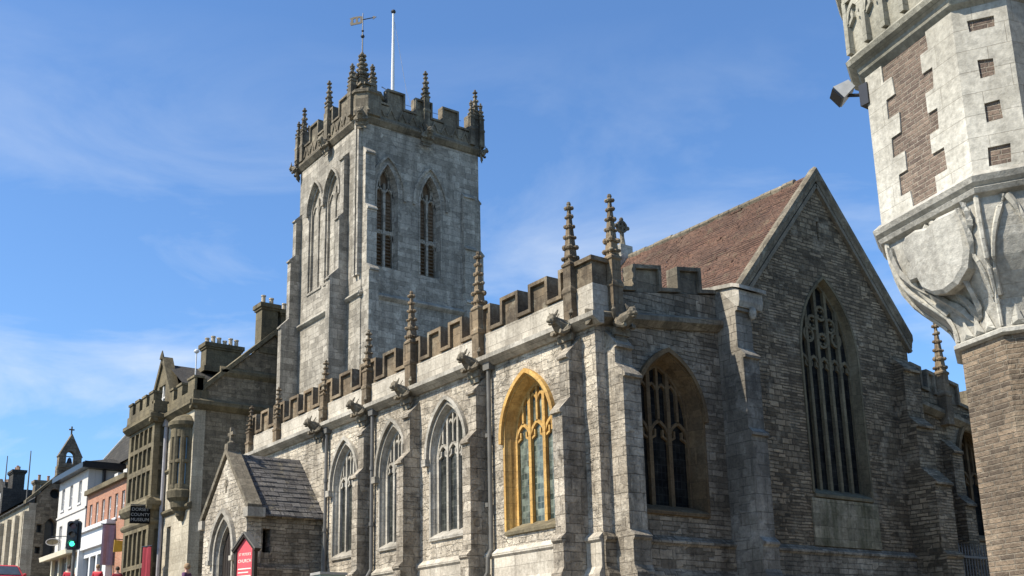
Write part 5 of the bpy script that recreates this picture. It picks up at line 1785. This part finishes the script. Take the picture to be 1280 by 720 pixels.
# ------------------------------------------------------------------ vehicles
def vehicle(name, label, cat, loc, mat, Lc, Wc, Hc, van=False):
    r = tag(empty(name, loc), label, cat)
    o0 = Vector(loc)
    VFr = Fr(o0 + Vector((0, -Wc / 2, 0)), (1, 0, 0))
    h = Lc / 2
    if van:
        prof = [(-h, 0.35), (-h, Hc - 0.1), (-h + 0.1, Hc), (h - 1.7, Hc), (h - 1.4, Hc - 0.06), (h - 0.75, 1.15), (h - 0.15, 0.98), (h, 0.8), (h, 0.3)]
    else:
        prof = [(-h, 0.35), (-h, 0.95), (-h + 0.35, 1.0), (-h + 0.65, Hc - 0.08), (-h + 0.9, Hc), (h - 2.0, Hc), (h - 1.75, Hc - 0.05), (h - 1.05, 0.98), (h - 0.2, 0.82), (h, 0.65), (h, 0.3)]
    mb = MB()
    n = len(prof)
    ring = []
    for y, s in ((0, 0.93), (0.08, 1.0), (Wc - 0.08, 1.0), (Wc, 0.93)):
        for x, z in prof:
            yy = y
            if z > 1.0:                             # cabin leans inwards
                k = (z - 1.0) / max(0.3, Hc - 1.0) * (0.06 if van else 0.17)
                yy = y + k if y < Wc / 2 else y - k
            ring.append(o0 + Vector((x * (0.985 if s < 1 else 1), yy - Wc / 2, z if z < 0.5 else z * (0.985 if s < 1 else 1))))
    fs = [tuple(range(n)), tuple(range(4 * n - 1, 3 * n - 1, -1))]
    for j in range(3):
        fs += [(j * n + i, j * n + (i + 1) % n, (j + 1) * n + (i + 1) % n, (j + 1) * n + i) for i in range(n)]
    mb.add(ring, fs)
    body = mb.build('body', mat, r)
    mb = MB()
    if van:
        a, b, ya, yb = (h - 1.36, Hc - 0.16), (h - 0.80, 1.20), Wc / 2 - 0.2, Wc / 2 - 0.12
    else:
        a, b, ya, yb = (h - 1.70, Hc - 0.10), (h - 1.10, 1.03), Wc / 2 - 0.24, Wc / 2 - 0.14
    off = Vector((0.03, 0, 0.02))
    mb.prism([o0 + off + Vector((a[0], -ya, a[1])), o0 + off + Vector((a[0], ya, a[1])), o0 + off + Vector((b[0], yb, b[1])), o0 + off + Vector((b[0], -yb, b[1]))], (-0.05, 0, -0.02))
    mb.build('windscreen', 'winglass', r)
    for s in (-1, 1):
        mb = MB()
        x0, x1 = (h - 2.3, h - 1.35) if van else (-h + 0.8, h - 1.6)
        z0, z1 = (1.15, Hc - 0.3) if van else (1.02, Hc - 0.12)
        k = 0.06 if van else 0.12
        mb.prism([o0 + Vector((x0, s * (Wc / 2 - 0.0), z0)), o0 + Vector((x1 + 0.3, s * (Wc / 2 - 0.0), z0)), o0 + Vector((x1, s * (Wc / 2 - k), z1)), o0 + Vector((x0 + 0.1, s * (Wc / 2 - k), z1))], (0, -s * 0.03, 0))
        mb.build('side_window', 'winglass', r)
        mb = MB()
        mb.blob(o0 + Vector((h - 0.04, s * (Wc / 2 - 0.3), 0.68)), 0.13, 0.5, 1.2, 0.7, 10, 6)
        mb.build('headlight', 'lamp_glass', r)
        mb = MB()
        mb.blob(o0 + Vector((h - 1.3, s * (Wc / 2 + 0.1), 1.08)), 0.1, 0.6, 1, 0.8, 8, 5)
        mb.build('wing_mirror', mat, r)
        for x in (-h + 0.75, h - 0.8):
            mb = MB()
            c = o0 + Vector((x, s * (Wc / 2 - 0.1), 0.31))
            mb.tube([c + Vector((0, -0.1, 0)), c + Vector((0, 0.1, 0))], 0.31, 16)
            w = mb.build('wheel', 'tyre', r)
            mb = MB()
            mb.tube([c + Vector((0, s * 0.06, 0)), c + Vector((0, s * 0.112, 0))], 0.19, 12)
            mb.build('rim', 'chrome', w)
    mb = MB()
    mb.box(o0.x + h - 0.03, o0.x + h + 0.02, o0.y - 0.26, o0.y + 0.26, o0.z + 0.4, o0.z + 0.51)
    mb.build('number_plate', 'white', r)
    return r
vehicle('car', 'small red car in the road in front of the chapel', 'car', (-64.0, 13.05, gz(-64.0)), 'red', 3.8, 1.65, 1.62)
vehicle('van', 'pale van cut off by the left edge of the picture', 'van', (-57.5, 9.9, gz(-57.5)), 'render', 5.2, 1.95, 2.1, True)

# ------------------------------------------------------------------ corner turret and hall, right
HA = radians(15.5)
t1 = Vector((cos(HA), -sin(HA), 0))
nf = Vector((-sin(HA), -cos(HA), 0))
OC = Vector((-6.21, 11.759, 0))
hall = tag(empty('corn_hall', (-5.2, 13.0, gz(-6))), 'buff brick hall with a white stone corner turret on a corbel, right', 'hall')
def ring8(c, h, cut, z):
    """square of half side h with its corners cut off by leg 'cut'"""
    p = []
    for a, b in ((-h + cut, h), (h - cut, h), (h, h - cut), (h, -h + cut), (h - cut, -h), (-h + cut, -h), (-h, -h + cut), (-h, h - cut)):
        p.append(c + t1 * a + nf * b + Vector((0, 0, z)))
    return p
def loft8(mb, rings, caps=True):
    k = len(rings)
    pts = [p for r in rings for p in r]
    fs = []
    for i in range(k - 1):
        fs += [(i * 8 + j, i * 8 + (j + 1) % 8, (i + 1) * 8 + (j + 1) % 8, (i + 1) * 8 + j) for j in range(8)]
    if caps:
        fs += [tuple(range(8)), tuple(range((k - 1) * 8, k * 8))]
    mb.add(pts, fs)
SC = OC + t1 * 0.17                                 # the shaft stands a little off the turret's centre
sh, scut = 0.76, 0.445
hh, hcut = 1.146, 0.396
mb = MB()
loft8(mb, [ring8(SC, sh, scut, -0.3), ring8(SC, sh, scut, 4.92)])
mb.build('shaft', 'buff', hall)
# base ring and corbel
mb = MB()
zr = 4.92
loft8(mb, [ring8(SC, sh + 0.02, scut, zr), ring8(SC, sh + 0.06, scut + 0.02, zr + 0.02), ring8(SC, sh + 0.06, scut + 0.02, zr + 0.06), ring8(SC, sh + 0.01, scut, zr + 0.09)])
mb.m = 1
prof = [(5.0, 0.0), (5.17, 0.02), (5.30, 0.10), (5.42, 0.25), (5.56, 0.47), (5.72, 0.68), (5.90, 0.83), (6.1, 0.92), (6.28, 0.955), (6.42, 0.96)]
def cor(z):
    for (z0, f0), (z1, f1) in zip(prof, prof[1:]):
        if z <= z1:
            f = f0 + (f1 - f0) * (z - z0) / (z1 - z0)
            return SC.lerp(OC, f), sh + (hh - 0.02 - sh) * f, scut + (hcut - scut) * f
    return OC, hh, hcut
loft8(mb, [ring8(*cor(z), z) for z, f in prof])
corbel = mb.build('corbel', ['portland_grey', 'portland_grey'], hall)
# ribs up the arrises with pointed vaulting between them
mb = MB()
zs_ = [5.02 + (6.40 - 5.02) * k / 14 for k in range(15)]
for j in range(8):
    pts = [ring8(*cor(z), z)[j] for z in zs_]
    c2 = [cor(z)[0] for z in zs_]
    pts = [p + (Vector((p.x, p.y, 0)) - c).normalized() * 0.015 for p, c in zip(pts, c2)]
    mb.tube(pts, [0.022 + 0.012 * (k / 14) for k in range(15)], 6)
for j in range(8):                                   # curled leaf arches on every face
    for s in (0, 1):
        pts = []
        for k in range(9):
            f = k / 8
            z = 5.35 + 0.98 * f
            rg = ring8(*cor(z), z)
            a, b = rg[j], rg[(j + 1) % 8]
            t = (0.06 + 0.42 * f ** 2.2) if s == 0 else 1 - (0.06 + 0.42 * f ** 2.2)
            q = a.lerp(b, t)
            q += (Vector((q.x, q.y, 0)) - cor(z)[0]).normalized() * 0.012
            pts.append(q)
        mb.tube(pts, [0.03, 0.028, 0.026, 0.026, 0.026, 0.03, 0.034, 0.04, 0.045], 6)
mb.build('corbel_rib', 'portland', corbel)
# blank shields with foliage on the two wide faces in view
def on_face(j, t, z, d):
    rg = ring8(*cor(z), z)
    a, b = rg[j], rg[(j + 1) % 8]
    n_ = Vector(((b - a).y, -(b - a).x, 0)).normalized()
    c = cor(z)[0]
    if n_.dot(Vector((a.x, a.y, 0)) - c) < 0:
        n_ = -n_
    return a.lerp(b, t) + n_ * d
for j in (0, 2):
    mb = MB()
    sp = [(-0.40, 6.32), (-0.22, 6.33), (-0.05, 6.28), (0.10, 6.33), (0.38, 6.33), (0.41, 6.1), (0.40, 5.86), (0.33, 5.66), (0.18, 5.53), (0.02, 5.49), (-0.14, 5.53), (-0.28, 5.64), (-0.33, 5.78), (-0.46, 5.80), (-0.50, 5.88), (-0.42, 5.95), (-0.40, 6.02), (-0.47, 6.12), (-0.47, 6.24)]
    face0 = on_face(j, 0.5, 6.2, 0)
    ed = (on_face(j, 1, 6.2, 0) - on_face(j, 0, 6.2, 0)).normalized()
    nn = on_face(j, 0.5, 6.2, 1) - face0
    fr_pts = [face0 + ed * (u * 1.12 + 0.06) + Vector((0, 0, z - 6.2)) + nn * (0.03 - (6.34 - z) * 0.11 + 0.05 * (1 - (u / 0.5) ** 2)) for u, z in sp]
    k_ = len(fr_pts)
    cen = sum(fr_pts, Vector()) / k_
    inner = [cen + (p - cen) * 0.9 + nn * 0.035 for p in fr_pts]
    core_ = [cen + (p - cen) * 0.45 + nn * 0.055 for p in fr_pts]
    back_ = [p - nn * 0.12 for p in fr_pts]
    mb.add(back_ + fr_pts + inner + core_ + [cen + nn * 0.06], [(r_ * k_ + i_, r_ * k_ + (i_ + 1) % k_, (r_ + 1) * k_ + (i_ + 1) % k_, (r_ + 1) * k_ + i_) for r_ in range(3) for i_ in range(k_)] + [(3 * k_ + i_, 3 * k_ + (i_ + 1) % k_, 4 * k_) for i_ in range(k_)])
    mb.build('shield', 'portland_grey', corbel)
    # leaves: a curved spine with lens-shaped blades lifting off the face
    def leaf(mb, pts, wmax):
        P_ = [on_face(j, 0.5 + t_ , z_, d_) for t_, z_, d_ in pts]
        n_ = len(P_)
        L_, C_, R_ = [], [], []
        for i_ in range(n_):
            tg_ = (P_[min(i_ + 1, n_ - 1)] - P_[max(i_ - 1, 0)]).normalized()
            sd_ = tg_.cross(nn).normalized()
            f_ = i_ / (n_ - 1)
            w_ = wmax * max(0.06, sin(pi * min(1, f_ ** 0.8))) * (1 + 0.25 * sin(f_ * 18))
            L_.append(P_[i_] - sd_ * w_)
            C_.append(P_[i_] + nn * (0.03 + 0.02 * f_))
            R_.append(P_[i_] + sd_ * w_)
        Bk = [p - nn * 0.05 for p in P_]
        for A__, B__ in ((L_, C_), (C_, R_), (R_, Bk), (Bk, L_)):
            mb.strip(A__, B__)
    mb = MB()
    def path(a, b, c, n=9):
        out__ = []
        for i_ in range(n):
            f_ = i_ / (n - 1)
            out__.append(tuple(a[q] * (1 - f_) ** 2 + 2 * b[q] * f_ * (1 - f_) + c[q] * f_ * f_ for q in range(3)))
        return out__
    leaf(mb, path((0.34, 5.75, 0.0), (0.44, 5.95, 0.05), (0.36, 6.30, 0.08)), 0.04)
    leaf(mb, path((0.36, 6.00, 0.0), (0.46, 6.10, 0.05), (0.42, 6.34, 0.09)), 0.05)
    leaf(mb, path((-0.36, 5.62, 0.0), (-0.46, 5.85, 0.06), (-0.44, 6.28, 0.06)), 0.04)
    leaf(mb, path((-0.06, 5.16, 0.0), (-0.22, 5.34, 0.05), (-0.30, 5.66, 0.07)), 0.05)
    leaf(mb, path((0.06, 5.16, 0.0), (0.20, 5.32, 0.05), (0.22, 5.56, 0.08)), 0.045)
    leaf(mb, path((0.0, 5.14, 0.0), (0.06, 5.32, 0.03), (0.0, 5.48, 0.06)), 0.05)
    mb.build('carved_foliage', 'portland_grey', corbel)
for j in range(8):                                   # pointed leaves standing round the foot of the corbel
    mb = MB()
    for t in (0.25, 0.5, 0.75):
        p0, p1 = on_face(j, t - 0.12, 5.02, 0.012), on_face(j, t + 0.12, 5.02, 0.012)
        mb.add([p0, p1, on_face(j, t, 5.24, 0.03), on_face(j, t, 5.06, 0.045)], [(0, 3, 2), (3, 1, 2), (0, 1, 3)])
    mb.build('leaf_band', 'portland', corbel)
# lower moulded cornice
mb = MB()
loft8(mb, [ring8(OC, hh - 0.05, hcut, 6.34), ring8(OC, hh + 0.03, hcut + 0.02, 6.38), ring8(OC, hh + 0.05, hcut + 0.02, 6.43), ring8(OC, hh + 0.02, hcut, 6.45), ring8(OC, hh + 0.07, hcut + 0.03, 6.49),
           ring8(OC, hh + 0.09, hcut + 0.03, 6.55), ring8(OC, hh + 0.02, hcut, 6.62)])
mb.build('cornice', 'portland_grey', hall)
# white stone stage: brick core seen through toothed openings in the ashlar casing
mb = MB()
loft8(mb, [ring8(OC, hh - 0.022, hcut - 0.01, 6.57), ring8(OC, hh - 0.022, hcut - 0.01, 8.63)])
stage = mb.build('turret_stage', 'buffdark', hall)
def face_frame(h_, cut, j, z=0):
    rg = ring8(OC, h_, cut, 0)
    a, b = rg[j], rg[(j + 1) % 8]
    mid = (a + b) / 2
    U = (b - a).normalized()
    f = Fr(mid, U)
    if f.N.dot(mid - OC) < 0:
        f = Fr(mid, -U)
    return f
random.seed(21)
for j in range(8):
    ff = face_frame(hh, hcut, j)
    wide = j % 2 == 0
    half = (hh - hcut if wide else hcut * 0.7071) - 0.0005
    jj = lambda v: v + random.uniform(-0.012, 0.012)
    hls = []
    if wide:
        zc = [6.63, 6.84, 7.10, 7.34, 7.60, 7.86, 8.10, 8.34, 8.60]
        Lw = [0.20, 0.36, 0.22, 0.42, 0.24, 0.42, 0.28, 0.44, 0.26]
        Rw = [0.20, 0.40, 0.20, 0.36, 0.22, 0.36, 0.20, 0.34, 0.20]
        poly = []
        zj = [zc[0]] + [jj(z) for z in zc[1:-1]] + [zc[-1]]
        for k in range(8):
            poly += [(jj(Rw[k]), zj[k] + 0.001), (jj(Rw[k]), zj[k + 1] - 0.001)]
        for k in range(7, -1, -1):
            poly += [(jj(-Lw[k]), zj[k + 1] - 0.001), (jj(-Lw[k]), zj[k] + 0.001)]
        hls.append(poly)
    else:
        for z0, z1, w in ((6.66, 6.88, 0.22), (7.18, 7.40, 0.17), (7.70, 7.92, 0.15), (8.28, 8.42, 0.27)):
            hls.append([(jj(-w / 2), jj(z0)), (jj(w / 2), jj(z0)), (jj(w / 2), jj(z1)), (jj(-w / 2), jj(z1))])
    mb = MB()
    mb.slab(ff, [(-half, 6.58), (half, 6.58), (half, 8.62), (-half, 8.62)], hls, -0.05, 0.0)
    mb.build('ashlar_casing', 'portland', stage)
# weathered cornice and blind arcaded parapet above
mb = MB()
loft8(mb, [ring8(OC, hh - 0.02, hcut, 8.56), ring8(OC, hh + 0.05, hcut + 0.02, 8.63), ring8(OC, hh + 0.07, hcut + 0.02, 8.70), ring8(OC, hh + 0.15, hcut + 0.05, 8.76), ring8(OC, hh + 0.17, hcut + 0.05, 8.82), ring8(OC, hh + 0.10, hcut + 0.03, 8.90)])
mb.build('cornice', 'moss', hall)
mb = MB()
loft8(mb, [ring8(OC, hh + 0.06, hcut + 0.02, 8.88), ring8(OC, hh + 0.10, hcut + 0.02, 9.75)])
par_ = mb.build('turret_parapet', 'moss', hall)
for j in (7, 0, 1, 2):
    wd = (2 * (hh + 0.09 - hcut - 0.02)) if j % 2 == 0 else 0.59
    ff = face_frame(hh + 0.08, hcut + 0.02, j)
    n = 5 if j % 2 == 0 else 2
    mb = MB()
    for k in range(n):
        u = -wd / 2 + wd * (k + 0.5) / n
        w2 = wd / n
        mb.sweep(ff, [(u - w2 * 0.5, 8.92), (u - w2 * 0.5, 9.66)], 0.035, -0.02, 0.07)
        mb.sweep(ff, arch(u, w2 * 0.86, 9.32, 9.58, 6), 0.028, -0.02, 0.065)
        for s in (-1, 1):
            mb.sweep(ff, [(u + s * w2 * 0.40, 9.30), (u + s * w2 * 0.14, 9.38), (u + s * w2 * 0.20, 9.5)], 0.02, -0.02, 0.05)
    mb.fbox(ff, -wd / 2, wd / 2, 9.62, 9.72, -0.02, 0.075)
    mb.build('blind_arcade', 'moss', par_)
mb = MB()
loft8(mb, [ring8(OC, hh + 0.08, hcut + 0.02, 9.72), ring8(OC, hh + 0.20, hcut + 0.06, 9.80), ring8(OC, hh + 0.22, hcut + 0.06, 9.90), ring8(OC, hh + 0.05, hcut, 10.0)])
loft8(mb, [ring8(OC, hh, hcut, 9.98), ring8(OC, hh * 0.9, hcut, 10.6), ring8(OC, 0.12, 0.05, 13.2)])
mb.build('turret_roof', 'moss', hall)
# body of the hall: two wings meeting at the turret, out of the picture to the right
HF_ = Fr(OC + nf * 0.1, t1)
HW = Fr(OC - t1 * 0.1, -nf)
mb = MB()
wu = [2.6, 5.2, 7.8, 10.4]
mb.slab(HF_, [(1.05, -1), (13, -1), (13, 8.7), (1.05, 8.7)], [arch(u, 1.5, 3.6, 4.4, 8, 1.2) for u in wu] + [rect(u, 5.6, 1.3, 2.0) for u in wu], -0.4, 0.0)
mb.slab(Fr(OC - t1 * 0.1, nf), [(-16, -1), (-1.05, -1), (-1.05, 8.7), (-16, 8.7)], [rect(-u - 0.5, 5.6, 1.3, 2.0) for u in wu], -0.4, 0.0) if False else None
mb.slab(Fr(OC - t1 * 0.1, -nf), [(1.05, -1), (16, -1), (16, 8.7), (1.05, 8.7)], [rect(u + 0.5, 5.6, 1.3, 2.0) for u in wu], 0.0, 0.4) if False else None
p0 = OC - t1 * 0.1 - nf * 1.05
mb.prism([p0, p0 - nf * 14, p0 - nf * 14 + t1 * 0.4, p0 + t1 * 0.4], (0, 0, 8.7))
mb.build('wall', 'buff', hall)
for u in wu:
    for z, h in ((1.2, 2.4), (5.6, 2.0)):
        mb = MB()
        mb.sweep(HF_, [(u - 0.6, z), (u + 0.6, z), (u + 0.6, z + h), (u - 0.6, z + h)], 0.06, -0.3, -0.15, closed=True)
        mb.fbox(HF_, u - 0.03, u + 0.03, z, z + h, -0.28, -0.18)
        wn = mb.build('window', 'portland_grey', hall)
        mb = MB()
        mb.fbox(HF_, u - 0.8, u + 0.8, z - 0.05, z + h + 0.8 if z < 2 else z + h, -0.35, -0.3)
        mb.build('pane', 'winglass', wn)
mb = MB()
mb.fprism(HF_, [(-0.4, 8.55), (0.05, 8.55), (0.35, 8.75), (0.35, 8.9), (-0.4, 9.0)], 1.2, 13)
q0 = OC - t1 * 0.35 - nf * 1.2
mb.prism([q0 + Vector((0, 0, 8.71)), q0 + t1 * 0.6 + Vector((0, 0, 8.71)), q0 + t1 * 0.6 + Vector((0, 0, 9.0)), q0 + Vector((0, 0, 8.9))], -nf * 14)
mb.build('eaves', 'moss', hall)
mb = MB()
a, b, c_, d_ = (HF_.p(1.0, 8.95, 0.2), HF_.p(13, 8.95, 0.2), HF_.p(13, 12.5, -6), HF_.p(4, 12.5, -6))
e_, f_ = HF_.p(4, 12.5, -12), HF_.p(-0.2, 8.95, -15)
mb.add([a, b, c_, d_, e_, f_], [(0, 1, 2, 3), (0, 3, 4, 5)])
mb.build('roof', 'slate', hall)

# floodlight on the turret
fl = tag(empty('floodlight', (-7.4, 10.9, 8.3)), 'white and black floodlight box bracketed to the white turret', 'floodlight')
FP = Vector((-7.52, 10.79, 8.50))
fd = Vector((-0.60, -0.55, -0.62)).normalized()     # where its glass looks
fs_ = Vector((0.70, -0.68, 0)).normalized()
fu = fs_.cross(fd)
if fu.z < 0:
    fu = -fu
def fp(a, b, c):
    return FP + fs_ * a + fu * b + fd * c
mb = MB()
A_ = [fp(-0.13, -0.10, 0.10), fp(0.13, -0.10, 0.10), fp(0.13, 0.10, 0.10), fp(-0.13, 0.10, 0.10)]
B_ = [fp(-0.08, -0.06, -0.12), fp(0.08, -0.06, -0.12), fp(0.08, 0.06, -0.12), fp(-0.08, 0.06, -0.12)]
mb.add(A_ + B_, [(0, 1, 2, 3), (4, 5, 6, 7), (0, 1, 5, 4), (1, 2, 6, 5), (2, 3, 7, 6), (3, 0, 4, 7)])
mb.build('housing', 'flood_grey', fl)
mb = MB()
mb.prism([fp(-0.12, -0.09, 0.103), fp(0.12, -0.09, 0.103), fp(0.12, 0.09, 0.103), fp(-0.12, 0.09, 0.103)], fd * 0.02)
mb.build('glass', 'black', fl)
mb = MB()
mb.tube([FP + Vector((0.0, 0.0, -0.05)), FP + Vector((0.16, 0.06, -0.10)), Vector((-7.2, 10.9, 8.35))], 0.022, 6)
mb.box(-7.32, -7.2, 10.82, 10.98, 8.22, 8.5)
mb.build('bracket', 'black', fl)
